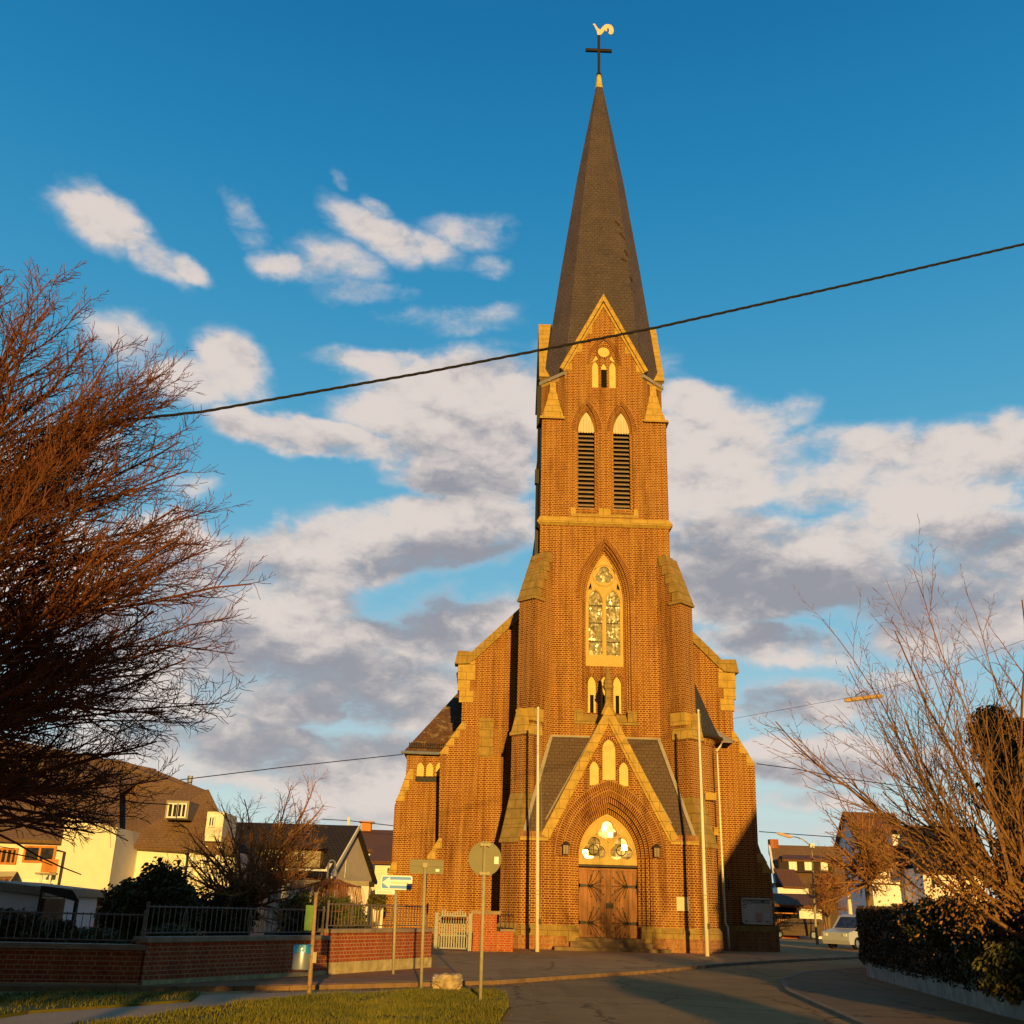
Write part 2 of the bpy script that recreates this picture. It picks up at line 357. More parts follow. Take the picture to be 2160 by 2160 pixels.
def arch(cx, w_, z0, zs, za, n=12):
    """pointed arch outline, counter-clockwise from bottom left"""
    r = za-zs; R = (w_*w_+r*r)/(2*w_); pts = [(cx-w_, z0), (cx+w_, z0)]
    a1 = math.asin(min(1, r/R))
    if R < w_: a1 = pi-a1 if r > R*.999 else a1
    for k in range(n+1): t = a1*k/n; pts.append((cx+w_-R+R*cos(t), zs+R*sin(t)))
    for k in range(n-1, -1, -1): t = a1*k/n; pts.append((cx-w_+R-R*cos(t), zs+R*sin(t)))
    return pts
def arcpts(cx, w_, zs, za, n=14):
    return arch(cx, w_, zs, zs, za, n)[2:]
def circle(cx, cz, r, n=20): return [(cx+r*cos(2*pi*k/n), cz+r*sin(2*pi*k/n)) for k in range(n)]
def trefoil(cx, cz, d, rho, a0=pi/2, n=36, lobes=3):
    pts = []
    for k in range(n):
        t = 2*pi*k/n; best = 0
        for j in range(lobes):
            ph = t-(a0+2*pi*j/lobes); q = rho*rho-(d*sin(ph))**2
            if q >= 0: best = max(best, d*cos(ph)+sqrt(q))
        pts.append((cx+best*cos(t), cz+best*sin(t)))
    return pts
def ring(mb, inner, outer, y, yb):
    """voussoir band between two open polylines (same count); bricks stand radially"""
    u = 0.0
    for k in range(len(inner)-1):
        a, b, c, d = inner[k], inner[k+1], outer[k+1], outer[k]
        L = hypot(c[0]-d[0], c[1]-d[1])*.5+hypot(b[0]-a[0], b[1]-a[1])*.5; wd = hypot(d[0]-a[0], d[1]-a[1])
        mb.face([(a[0], y, a[1]), (b[0], y, b[1]), (c[0], y, c[1]), (d[0], y, d[1])][::-1], [(u, 0), (u+L, 0), (u+L, wd), (u, wd)][::-1]); u += L
        mb.face([(d[0], y, d[1]), (c[0], y, c[1]), (c[0], yb, c[1]), (d[0], yb, d[1])], [(u, 0), (u+L, 0), (u+L, .02), (u, .02)])
        mb.face([(b[0], y, b[1]), (a[0], y, a[1]), (a[0], yb, a[1]), (b[0], yb, b[1])], [(u, 0), (u+L, 0), (u+L, .02), (u, .02)])
    return mb
# ================================================================== GROUND
def tagS(o): o['kind'] = 'structure'; return o
def groundmat(name, c1, c2, sc=.5, fine=40, rough=.9, dirt=None):
    m, t, b = base_mat(name); p = t.node('ShaderNodeNewGeometry').outputs['Position']
    a, _ = t.noise(p, sc, 6, .6); f, _ = t.noise(p, fine, 3, .7)
    c = t.mix(t.mr(a, .3, .7), rgba(c1), rgba(c2)); c = t.mix(t.mr(f, .3, .7, 0, .45), c, rgba(tuple(x*.45 for x in c1)))
    vo = t.node('ShaderNodeTexVoronoi'); vo.feature = 'DISTANCE_TO_EDGE'; n7 = t.noise(p, 2.5, 4, .6)[1]; t.put(vo.inputs['Vector'], t.vmath('ADD', p, t.vmath('SCALE', n7, scale=.6))); vo.inputs['Scale'].default_value = .32
    if 'asphalt' in name:
        c = t.mix(t.mr(vo.outputs['Distance'], .003, .02, .8, 0), c, rgba(tuple(x*.3 for x in c1)))
        v2 = t.node('ShaderNodeTexVoronoi'); v2.distance = 'CHEBYCHEV'; t.put(v2.inputs['Vector'], p); v2.inputs['Scale'].default_value = .22; c = t.mix(t.mr(t.sep(v2.outputs['Color'])[0], .55, .6, 0, .35), c, rgba(tuple(x*.6 for x in c1)))
        s3 = t.noise(t.vmath('MULTIPLY', p, (1.8, .5, 1)), .8, 6, .7)[0]; c = t.mix(t.mr(s3, .5, .7, 0, .45), c, rgba(tuple(x*.5 for x in c1)))
    if dirt:
        g, _ = t.noise(p, 1.3, 5, .6); c = t.mix(t.mr(g, .52, .62, 0, .6), c, rgba(dirt))
    t.put(b.inputs['Base Color'], c); b.inputs['Roughness'].default_value = rough; b.inputs['Specular IOR Level'].default_value = .12
    bn = t.node('ShaderNodeBump'); bn.inputs['Strength'].default_value = .35; bn.inputs['Distance'].default_value = .01
    t.put(bn.inputs['Height'], f); t.l.new(bn.outputs[0], b.inputs['Normal']); return m
M_ASPH = groundmat('asphalt', (.40, .23, .085), (.50, .30, .115))
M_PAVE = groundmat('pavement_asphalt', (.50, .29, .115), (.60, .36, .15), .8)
M_PAVR = brick('red_paving', (.36, .18, .09), (.44, .23, .11), (.34, .22, .13), rowh=.1, bw=.2, stain=.2, english=False)
M_KERB = plain('kerb_stone', (.28, .175, .09), .9, .3, 3)
M_GRASS = groundmat('grass_soil', (.15, .13, .014), (.20, .16, .018), 1.2, 30, 1, dirt=(.13, .085, .03))
M_PATH = groundmat('path_gravel', (.50, .33, .20), (.58, .40, .25), 1.0)
M_FIELD = groundmat('far_ground', (.16, .13, .09), (.2, .16, .11))
mb = MB(); mb.face([(-3000, -500, -.004), (3000, -500, -.004), (3000, 3500, -.004), (-3000, 3500, -.004)])
tagS(mb.build('ground', M_FIELD))
def sheet(name, pts, z, mat, kerb=None, kerbmat=None, low=-.2):
    m = MB(); n = len(pts); m.hull([(x, y, low) for x, y in pts], [(x, y, z) for x, y in pts]); return tagS(m.build(name, mat))
def polysheet(name, pts, z, mat, thick=.2):
    m = MB(); m.plate(pts, (), 0, 1, fn=lambda x, y, q: (x, q, z-thick*y)); return tagS(m.build(name, mat))
polysheet('road', [(-60, -40), (60, -40), (60, 130), (-60, 130)], 0.0, M_ASPH, .003)
KL = [(-40, 17.5), (-16, 20.2), (-12.25, 21.3), (-9.3, 22.7), (-7.0, 24.5), (-5.1, 26.1), (-3, 29.2), (-.8, 32.3), (2.9, 38.6), (6, 43), (11.4, 49.6), (22, 58), (60, 80)]
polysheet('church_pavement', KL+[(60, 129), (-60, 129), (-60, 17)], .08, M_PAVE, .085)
def kerbline(name, line, z, w_=.14):
    m = MB()
    for (a, b) in zip(line[:-1], line[1:]):
        A = Vector((a[0], a[1], 0)); B = Vector((b[0], b[1], 0)); d = (B-A).normalized(); n = Vector((-d.y, d.x, 0))*w_
        L = (B-A).length; k = max(1, int(L/1.0))
        for j in range(k):
            p = A+(B-A)*(j/k)+d*.006; q = A+(B-A)*((j+1)/k)-d*.006
            m.hull([p-n*.3+Vector((0, 0, -.1)), q-n*.3+Vector((0, 0, -.1)), q+n+Vector((0, 0, -.1)), p+n+Vector((0, 0, -.1))], [p-n*.3+Vector((0, 0, z)), q-n*.3+Vector((0, 0, z)), q+n+Vector((0, 0, z)), p+n+Vector((0, 0, z))])
    return tagS(m.build(name, M_KERB))
kerbline('pavement_kerb', KL[1:], .088)
# red paved strip along the garden wall
polysheet('paved_strip', [(-16, 20.5), (-12.2, 21.6), (-9.2, 23.1), (-7.0, 25.0), (-6.2, 26.2), (-6.3, 30.6), (-6.9, 30.9), (-9.05, 26.5), (-11.9, 21.75), (-16, 20.9)], .084, M_PAVR, .01)
KR = [(.1, 8), (.55, 17), (.76, 19.1), (1.56, 26), (2.6, 30.5), (4.5, 34.8), (7.5, 38.6), (14, 42), (60, 56)]
M_KERB2 = plain('dark_kerb_stone', (.24, .17, .10), .9, .3, 3)
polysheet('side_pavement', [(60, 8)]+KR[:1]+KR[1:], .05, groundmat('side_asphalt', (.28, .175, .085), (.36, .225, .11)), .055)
M_K0 = M_KERB; M_KERB = M_KERB2; kerbline('side_kerb', KR[::-1], .056, .10); M_KERB = M_K0
GI = [(-10.9, 14.5), (-10.44, 15.9), (-10.14, 16.7), (-9.6, 18.76), (-8.52, 20.74), (-6.78, 23.0), (-5.23, 23.4), (-4.98, 22.2), (-5.0, 19.7), (-5.2, 17.2), (-5.2, 8), (-10.9, 8)]
polysheet('grass_bank', GI, .05, M_GRASS, .06)
GL = [(-14.5, 18.2), (-13.55, 19.4), (-12.9, 20.2), (-10.6, 20.9), (-10.4, 19.4), (-12.05, 16.86), (-12.5, 14), (-16, 13), (-20, 16)]
polysheet('grass_strip', GL, .05, M_GRASS, .06)
polysheet('footpath', [(-12.45, 14), (-12.02, 16.86), (-10.36, 19.4), (-10.58, 20.9), (-9.3, 21.9), (-7.2, 23.2), (-6.8, 23.05), (-8.56, 20.76), (-9.64, 18.78), (-10.18, 16.7), (-10.94, 14.5), (-10.94, 9), (-12.45, 9)], .012, M_PATH, .014)
# garden soil behind the wall
polysheet('garden_soil', [(-60, 21.2), (-14.5, 21.9), (-11.9, 22.5), (-9.2, 27.2), (-7.2, 31.2), (-8.5, 60), (-60, 60)], .12, groundmat('garden_soil_mat', (.05, .04, .02), (.07, .06, .02)), .05)
rl = random.Random(77); m = MB()
for _ in range(900):
    k = rl.randrange(len(KL)-3)+1; u = rl.random(); x = KL[k][0]+(KL[k+1][0]-KL[k][0])*u; y = KL[k][1]+(KL[k+1][1]-KL[k][1])*u-abs(rl.gauss(0, .5))-.1
    if rl.random() < .35: x, y = rl.uniform(-5, 4), rl.uniform(16, 36)
    a = rl.uniform(0, 6.28); s_ = rl.uniform(.015, .04); m.face([(x+s_*cos(a), y+s_*sin(a), .006), (x-s_*sin(a)*.6, y+s_*cos(a)*.6, .02), (x-s_*cos(a), y-s_*sin(a), .008), (x+s_*sin(a)*.6, y-s_*cos(a)*.6, .012)])
tag(m.build('fallen_leaves', plain('dead_leaf', (.30, .16, .06), .8, .4, 20)), 'scattered dead leaves and grit along the kerb', 'leaves', kind='stuff')
# blades of grass
from mathutils import noise as mn0
def inpoly(x, y, P):
    c = False; j = len(P)-1
    for i in range(len(P)):
        if (P[i][1] > y) != (P[j][1] > y) and x < (P[j][0]-P[i][0])*(y-P[i][1])/(P[j][1]-P[i][1])+P[i][0]: c = not c
        j = i
    return c
m, t, b = base_mat('grass_blade'); p = t.node('ShaderNodeNewGeometry').outputs['Position']
f, _ = t.noise(p, .9, 4, .6); f2, _ = t.noise(p, 14, 2, .6)
t.put(b.inputs['Base Color'], t.mix(t.mr(f2, .35, .65, 0, .7), t.mix(t.mr(f, .35, .65), rgba((.12, .135, .012)), rgba((.23, .20, .02))), rgba((.10, .09, .01)))); b.inputs['Roughness'].default_value = .8
M_BLADE = m
def blades(P, n, name):
    mb = MB(); xs = [q[0] for q in P]; ys = [q[1] for q in P]; c = 0.0
    while c < n:
        x = random.uniform(min(xs), max(xs)); y = random.uniform(max(13, min(ys)), max(ys)+.1)
        if not inpoly(x, y, P): continue
        g_ = mn0.noise(Vector((x*.9, y*.9, 0)))+.5*mn0.noise(Vector((x*3.1, y*3.1, 2)))
        if g_ < -.22 and random.random() < .8: c += .4; continue
        c += 1; h = random.uniform(.03, .07+.09*max(0, g_)); a = random.uniform(0, pi); wd = random.uniform(.006, .014); lx, ly = random.uniform(-.035, .035), random.uniform(-.035, .035)
        mb.face([(x-cos(a)*wd, y-sin(a)*wd, .045), (x+cos(a)*wd, y+sin(a)*wd, .045), (x+lx, y+ly, .05+h)])
    o = mb.build(name, M_BLADE); tag(o, 'short rough green grass blades on the verge', 'grass', kind='stuff'); return o
blades(GI, 42000, 'grass'); blades(GL, 9000, 'grass')
# ================================================================== CHURCH
YT = 49.5; HW = 3.3; TC = 52.8; YP = 47.9; YN = 53.0
church = thing('brick_church', 'tall brick church with slate spire, stone gables and arched oak door', 'church', (0, YT, 0))
NOSPLIT = {'window_arch_bricks', 'stained_glass', 'portal_glass', 'door_ironwork', 'belfry_louvres', 'board_joint', 'tower_wall', 'porch_wall', 'window_tracery', 'portal_tracery', 'snow_guard', 'tower_downpipe', 'header_lettering', 'nave_wall', 'oak_double_door', 'stair_turret', 'spire_cross'}
def part(mb, name, mat, parent=None, smooth=False, label=None):
    if name not in NOSPLIT:
        ms = mb.split()
        if len(ms) > 1:
            os_ = [part1(q, name, mat, parent, smooth, label) for q in ms]; return os_[0]
    return part1(mb, name, mat, parent, smooth, label)
def part1(mb, name, mat, parent=None, smooth=False, label=None):
    o = mb.build(name, mat, parent or church, smooth)
    if parent is not None and parent is not church: o.parent = parent; o.matrix_parent_inverse = Matrix.Identity(4)
    if label: o['label'] = label
    return o
OX = .06   # the tower axis sits a hand right of the porch axis
# --- tower walls
BZ = 25.95; CH = 2.12
belf = [arch(-.93+OX, .43, 21.0, 25.35, 26.6), arch(.93+OX, .43, 21.0, 25.35, 26.6)]
belfo = [arch(-.93+OX, .56, 20.75, 25.4, 26.95), arch(.93+OX, .56, 20.75, 25.4, 26.95)]
big1 = arch(OX, 1.24, 9.95, 16.1, 19.15)
up = [(-HW+OX, 20.2), (HW+OX, 20.2), (HW+OX, BZ), (CH+OX, BZ), (CH+OX, 28.9), (OX, 33.05), (-CH+OX, 28.9), (-CH+OX, BZ), (-HW+OX, BZ)]
niche = arch(.02+OX, .74, 27.95, 29.35, 30.95)
m = MB()
m.plate([(-HW+OX, 0), (HW+OX, 0), (HW+OX, 20.2), (-HW+OX, 20.2)], [big1], YT, YT+.649)
m.plate(up, belfo+[niche], YT, YT+.12)
m.plate(up, belf+[arch(.02+OX, .72, 27.97, 29.35, 30.9)], YT+.121, YT+.649)
m.box(-HW+OX, YT+.65, 0, HW+OX, YT+6.6, BZ)
m.box(-HW+.4+OX, YT+.65, BZ, HW-.4+OX, YT+6.2, 28.8)
# chamfered upper corners, side gables
def rot90(k, x, y, z):
    X, Y = x-OX, y-TC
    for _ in range(k % 4): X, Y = -Y, X
    return (X+OX, Y+TC, z)
for k in (1, 3):
    m.plate([(-CH+OX, BZ), (CH+OX, BZ), (CH+OX, 28.9), (OX, 33.05), (-CH+OX, 28.9)], (), YT, YT+.5, fn=lambda x, y, z, k=k: rot90(k, x, y, z))
for sx in (-1, 1):
    for sy in (-1, 1):
        a = (sx*CH+OX, TC+sy*3.3); b_ = (sx*3.3+OX, TC+sy*2.12); c = (sx*2.0+OX, TC+sy*2.0)
        tri = [a, b_, c] if sx*sy < 0 else [b_, a, c]
        m.hull([(p[0], p[1], BZ) for p in tri], [(p[0], p[1], 28.75) for p in tri])
tower = part(m, 'tower_wall', M_BR)
# stepped orders of the big west window (each order 11 cm deeper)
m = MB()
frame = [(-1.3+OX, 9.9), (1.3+OX, 9.9), (1.3+OX, 19.3), (-1.3+OX, 19.3)]
m.plate(arch(OX, 1.30, 9.9, 16.1, 19.3), [arch(OX, 1.13, 9.96, 16.1, 18.98)], YT+.14, YT+.26)
m.plate(arch(OX, 1.29, 9.92, 16.1, 19.28), [arch(OX, 1.03, 9.97, 16.1, 18.82)], YT+.27, YT+.38)
m.plate(arch(OX, 1.28, 9.93, 16.1, 19.26), [arch(OX, .94, 12.86, 16.1, 18.66)]+[arch(c+OX, .2, 10.56, 11.95, 12.38) for c in (-.62, 0, .62)], YT+.39, YT+.60)
part(m, 'window_surround', M_BR)
m = MB(); ring(m, arcpts(OX, 1.24, 16.1, 19.15, 18), arcpts(OX, 1.46, 16.1, 19.5, 18), YT-.015, YT+.02); part(m, 'window_arch_bricks', M_VO)
m = MB(); ring(m, arcpts(OX, 1.13, 16.1, 18.98, 18), arcpts(OX, 1.235, 16.1, 19.14, 18), YT+.125, YT+.14); part(m, 'window_arch_bricks', M_VO); m = MB(); ring(m, arcpts(OX, 1.03, 16.1, 18.82, 18), arcpts(OX, 1.125, 16.1, 18.97, 18), YT+.255, YT+.27); part(m, 'window_arch_bricks', M_VO)
# tracery window
def glass_grid(parent, name, x0, x1, z0, z1, y, nx, nz, tilt=.03, inside=None, mat=None, seed=1, diamond=True):
    rnd = random.Random(seed); mb = MB(); dx = (x1-x0)/nx; dz = (z1-z0)/nz
    for j in range(nz*2 if diamond else nz):
        for i in range(nx):
            if diamond: cx = x0+dx*(i+(.5 if j % 2 == 0 else 1.0)); cz = z0+dz*(j+1)*.5; P = [(cx-dx*.49, cz), (cx, cz-dz*.49), (cx+dx*.49, cz), (cx, cz+dz*.49)]
            else: cx = x0+dx*(i+.5); cz = z0+dz*(j+.5); P = [(cx-dx*.48, cz-dz*.48), (cx+dx*.48, cz-dz*.48), (cx+dx*.48, cz+dz*.48), (cx-dx*.48, cz+dz*.48)]
            if inside and not inside(cx, cz): continue
            a, b_ = rnd.gauss(0, tilt), rnd.gauss(0, tilt)
            mb.face([(px, y+(px-cx)*a+(pz-cz)*b_, pz) for px, pz in P])
    return part(mb, name, mat or M_LG, parent)
m = MB()
lan = [arch(c+OX, .34, 13.42, 16.1, 16.75) for c in (-.44, .44)]
m.plate(arch(OX, .94, 12.88, 16.1, 18.66), lan+[trefoil(OX, 17.52, .22, .26)]+[[(c*.72+OX-.1, 16.75), (c*.72+OX+.1, 16.75), (c*.66+OX, 17.15)] for c in (-1, 1)], YT+.46, YT+.58)
for c in (-.44, .44): m.tube([(x, YT+.45, z) for x, z in arcpts(c+OX, .385, 16.1, 16.85, 8)], .035, 5)
m.tube([(x, YT+.45, z) for x, z in circle(OX, 17.52, .56, 24)], .035, 5, closed=True)
m.tube([(x, YT+.45, z) for x, z in arcpts(OX, .88, 16.1, 18.55, 12)], .035, 5)
m.box(OX-.045, YT+.43, 12.9, OX+.045, YT+.5, 16.4)
m.box(OX-.93, YT+.40, 12.86, OX+.93, YT+.52, 13.36)
for c in (-1, 1): m.box(c*.86+OX-.05, YT+.44, 13.3, c*.86+OX+.05, YT+.5, 16.2)
trac = part(m, 'window_tracery', M_TR)
for c, sd in ((-.44, 3), (.44, 8)): glass_grid(trac, 'stained_glass', c+OX-.36, c+OX+.36, 13.3, 16.8, YT+.54, 6, 21, .055, seed=sd)
glass_grid(trac, 'stained_glass', OX-.6, OX+.6, 16.9, 18.2, YT+.54, 9, 8, .03, seed=5)
m = MB(); m.box(OX-.9, YT+.555, 13, OX+.9, YT+.57, 18.4); part(m, 'window_backing', M_DARK, trac)
m = MB()
for c in (-.44, .44):
    for z in (14.1, 15.05, 15.95): m.box(c+OX-.34, YT+.50, z-.02, c+OX+.34, YT+.52, z+.02)
part(m, 'glazing_bar', M_IRON, trac)
# niches below the window
m = MB()
for c in (-.62, 0, .62): m.box(c+OX-.22, YT+.53, 10.4, c+OX+.22, YT+.59, 12.5)
part(m, 'niche_plaster', M_PL)
m = MB()
for c in (-.62, 0, .62): m.box(c+OX-.085, YT+.50, 10.57, c+OX+.085, YT+.525, 11.45)
part(m, 'niche_slot', M_DARK)
m = MB()
for c in (): m.plate([(c+OX-.16, 11.45), (c+OX+.16, 11.45), (c+OX+.2, 11.6), (c+OX-.2, 11.6)], (), YT+.5, YT+.53)
for c in (-.62, 0, .62): ring(m, arcpts(c+OX, .2, 11.95, 12.38, 8), arcpts(c+OX, .31, 11.95, 12.52, 8), YT+.375, YT+.40)
part(m, 'niche_arch_bricks', M_VO)
m = MB()
m.hull([(OX-1.55, YT-.06, 9.95), (OX+1.55, YT-.06, 9.95), (OX+1.55, YT+.5, 9.95), (OX-1.55, YT+.5, 9.95)], [(OX-1.55, YT-.06, 10.05), (OX+1.55, YT-.06, 10.05), (OX+1.55, YT+.5, 10.05), (OX-1.55, YT+.5, 10.05)])
for c in (-1, 1):
    x = OX+c*1.42; m.box(min(x, x-c*.28)-.1, YT-.05, 10.06, max(x, x-c*.28)+.05, YT+.13, 10.62)
m.hull([(OX-1.22, YT+.0, 10.06), (OX+1.22, YT+.0, 10.06), (OX+1.22, YT+.6, 10.06), (OX-1.22, YT+.6, 10.06)], [(OX-1.22, YT+.36, 10.5), (OX+1.22, YT+.36, 10.5), (OX+1.22, YT+.6, 10.5), (OX-1.22, YT+.6, 10.5)])
part(m, 'window_sill', M_ST2)
# string course
def band(mb, z0, z1, out, drop=.16, sides=(1, 1, 1, 1)):
    lo = HW+.02; hi = HW+out
    def sq(h, z): return [(-h+OX, TC-h, z), (h+OX, TC-h, z), (h+OX, TC+h, z), (-h+OX, TC+h, z)]
    mb.hull(sq(lo, z0-drop), sq(hi-.03, z0)); mb.hull(sq(hi, z0+.005), sq(hi, z0+.1)); mb.hull(sq(hi-.01, z0+.105), sq(lo, z1)); return mb
part(band(MB(), 20.08, 20.44, .16, .1), 'string_course', M_ST)
m = MB(); m.box(OX-1.75, YT-.07, 20.5, OX+1.75, YT+.02, 20.62); part(m, 'sill_band', M_ST)
# belfry windows
for c, sd in ((-.93, 1), (.93, 2)):
    x = c+OX
    m = MB()
    for k in range(17):
        z = 21.22+k*.246
        m.hull([(x-.43, YT+.27, z-.03), (x+.43, YT+.27, z-.03), (x+.43, YT+.42, z+.10), (x-.43, YT+.42, z+.10)], [(x-.43, YT+.27, z+.0), (x+.43, YT+.27, z+.0), (x+.43, YT+.42, z+.13), (x-.43, YT+.42, z+.13)])
    m.box(x-.43, YT+.26, 21.0, x+.43, YT+.3, 21.1)
    bw_ = part(m, 'belfry_louvres', M_LOUV)
    m = MB(); sc = []
    for k in range(25):
        u = k/24; sc.append((x+.43-.86*u, 25.38-.045*abs(sin(pi*6*u))))
    m.plate(arcpts(x, .43, 25.4, 26.56, 10)+sc, (), YT+.2, YT+.24)
    part(m, 'scalloped_board', M_WHW, bw_)
    m = MB()
    for k in range(1, 6): xx = x-.43+k*.143; m.box(xx-.008, YT+.19, 25.4, xx+.008, YT+.2, 26.1)
    part(m, 'board_joint', M_LOUV, bw_)
    m = MB(); m.box(x-.44, YT+.44, 20.9, x+.44, YT+.48, 26.6); part(m, 'dark_interior', M_DARK, bw_)
    m = MB(); ring(m, arcpts(x, .56, 25.4, 26.95, 12), arcpts(x, .83, 25.4, 27.3, 12), YT-.012, YT+.02); part(m, 'belfry_arch_bricks', M_VO)
    m = MB(); ring(m, arcpts(x, .43, 25.35, 26.6, 12), arcpts(x, .555, 25.35, 26.94, 12), YT+.10, YT+.12); part(m, 'belfry_arch_bricks', M_VO)
    m = MB(); m.hull([(x-.56, YT-.04, 20.63), (x+.56, YT-.04, 20.63), (x+.56, YT+.3, 20.63), (x-.56, YT+.3, 20.63)], [(x-.56, YT+.0, 20.7), (x+.56, YT+.0, 20.7), (x+.45, YT+.3, 21.0), (x-.45, YT+.3, 21.0)]); part(m, 'belfry_sill', M_ST2)
m = MB()
for x in (-1.62, 0, 1.62): m.box(x+OX-(.3 if x == 0 else .13), YT-.035, 20.63, x+OX+(.3 if x == 0 else .13), YT+.02, 20.98)
part(m, 'sill_block', M_ST)
# blind tracery in the tower gable
m = MB(); m.plate(arch(.02+OX, .735, 27.96, 29.35, 30.93), [arch(c+OX+.02, .17, 28.0, 29.2, 29.6) for c in (-.47, .47)]+[arch(.02+OX, .16, 28.0, 29.1, 29.5), circle(.02+OX, 30.2, .32)]+[[(.02+OX+s*.66, 29.5), (.02+OX+s*.42, 30.0), (.02+OX+s*.3, 29.75)] for s in (-1, 1)], YT+.07, YT+.13)
part(m, 'niche_brickwork', M_BR)
m = MB(); m.plate(arch(.02+OX, .73, 27.97, 29.3, 30.9), (), YT+.132, YT+.2); part(m, 'niche_plaster', M_PL)
m = MB(); m.box(.02+OX-.15, YT+.115, 28.02, .02+OX+.15, YT+.131, 29.12); part(m, 'niche_slot', M_DARK)
m = MB(); ring(m, arcpts(.02+OX, .74, 29.35, 30.95, 12), arcpts(.02+OX, .95, 29.35, 31.3, 12), YT-.012, YT+.02); c_ = circle(.02+OX, 30.2, .32, 24); ring(m, c_+[c_[0]], circle(.02+OX, 30.2, .43, 24)+[circle(.02+OX, 30.2, .43, 24)[0]], YT+.055, YT+.07); part(m, 'niche_arch_bricks', M_VO)
# gable copings (front and both sides)
def coping(mb, fn, hw, zf, za, y0, y1, th, foot=.0, step=None):
    for s in (-1, 1):
        a = (s*hw, zf); b_ = (0, za); L = hypot(hw, za-zf); nx, nz = (za-zf)/L, hw/L
        P = [(a[0]-s*nx*0, a[1]), (b_[0], b_[1]), (b_[0], b_[1]+th/nz), (a[0]+s*th*nx, a[1]+th*nz)]
        if s > 0: P = P[::-1]
        mb.plate([(x+OX, z) for x, z in P], (), y0, y1, fn=fn)
    return mb
m = MB()
for k in (0, 1, 3):
    fn = lambda x, y, z, k=k: rot90(k, x, y, z)
    coping(m, fn, CH-.02, 28.86, 32.98, YT-.07, YT+.3, .12)
part(m, 'gable_moulding', M_ST)
m = MB()
for k in (0, 1, 3):
    fn = lambda x, y, z, k=k: rot90(k, x, y, z)
    coping(m, fn, CH+.10, 28.92, 33.32, YT-.15, YT+.62, .20)
part(m, 'gable_coping', M_ST)
m = MB()
for s in (-1, 1):   # stone quoins along the gable rake
    for (z, wq) in ((28.95, .35), (30.1, .33), (31.25, .3)):
        xr = CH*(1-(z-28.9)/4.15); xt = CH*(1-(z+.42-28.9)/4.15)
        P = [(s*xr+OX, z), (s*(xr-wq)+OX, z), (s*(xr-wq)+OX, z+.42), (s*xt+OX, z+.42)]
        m.plate(P if s < 0 else P[::-1], (), YT-.014, YT+.02)
part(m, 'gable_quoin', M_ST)
# eaves of the chamfers
m = MB()
for sx in (-1, 1):
    a = Vector((sx*(CH+.02)+OX, YT-.12, 28.62)); b_ = Vector((sx*(3.3+.14)+OX, YT+1.24, 28.62)); n = Vector((sx*-1, 1, 0))*.2
    P = [a, b_, b_+n, a+n]; P = P if sx > 0 else P[::-1]
    m.hull(P, [q+Vector((0, 0, .2)) for q in P])
part(m, 'eaves_gutter', M_LEAD)
m = MB()
for sx in (-1, 1):
    a = Vector((sx*(CH-.05)+OX, YT-.04, 28.45)); b_ = Vector((sx*(3.3+.05)+OX, YT+1.2, 28.45)); n = Vector((sx*-1, 1, 0))*.2
    P = [a, b_, b_+n, a+n]; P = P if sx > 0 else P[::-1]
    m.hull(P, [q+Vector((0, 0, .16)) for q in P])
part(m, 'eaves_moulding', M_ST)
# broaches
for sx in (-1, 1):
    m = MB()
    def fr(z0, z1, w0, w1, proud=.03):
        def tri(w_, z, e):
            a = (sx*(3.3+e)+OX, YT-e)   # the corner shrinks toward the chamfer
            t = w_/1.18; cx, cy = sx*(3.3-.59*(1-t))+OX, YT+.59*(1-t)
            P = [(cx-sx*w_*1.0, cy-e, z), (cx+sx*e, cy-e, z), (cx+sx*e, cy+w_, z), (cx-sx*w_*.5, cy+w_*.5+.25, z)]
            return P if sx > 0 else P[::-1]
        m.hull(tri(w0, z0, proud), tri(w1, z1, proud*.6))
    fr(25.97, 26.12, 1.25, 1.25, .10); fr(26.121, 26.7, 1.12, .86); fr(26.701, 27.25, .84, .58); fr(27.251, 27.75, .56, .42); fr(27.751, 28.4, .34, .28)
    part(m, 'broach_stone', M_ST)
# spire
m = MB(); AXX = .24
prof = [(28.70, 3.24), (30.0, 3.08), (36.6, 2.30), (43.5, 1.42), (51.5, .22)]
def sq8(h, z, u):
    c = h*.66; ox = OX+(AXX-OX)*u; g = h-.2*max(0, 1-u*3)
    return [(-c+ox, TC-g, z), (c+ox, TC-g, z), (h+ox, TC-c, z), (h+ox, TC+c, z), (c+ox, TC+g, z), (-c+ox, TC+g, z), (-h+ox, TC+c, z), (-h+ox, TC-c, z)]
rings = [sq8(h, z, (z-28.8)/22.7) for z, h in prof]; i0 = 0
for r_ in rings: m.v += r_
for k in range(len(rings)-1):
    for j in range(8): j2 = (j+1) % 8; m.f.append((k*8+j, k*8+j2, (k+1)*8+j2, (k+1)*8+j))
m.f.append(tuple(reversed(range(8)))); m.f.append(tuple(32+j for j in range(8)))
spire = part(m, 'spire', M_SL)
m = MB(); random.seed(3)
for (x, z, L, a) in ((.9, 39.8, .5, -55), (1.15, 38.9, .6, -60), (1.4, 37.6, .5, -70), (1.2, 36.9, .35, -30), (1.65, 35.6, .3, -60)):
    hh = 2.30+(36.6-z)*.1275 if z < 36.6 else 2.30-(z-36.6)*.1275
    dx, dz = cos(radians(a))*L, sin(radians(a))*L; y = TC-hh-.02; y2 = y-dz*-.1275
    m.face([(x, y, z), (x+dx, TC-(hh-dz*.1275)-.02, z+dz), (x+dx+.08, TC-(hh-dz*.1275)-.02, z+dz+.04), (x+.1, y, z+.08)])
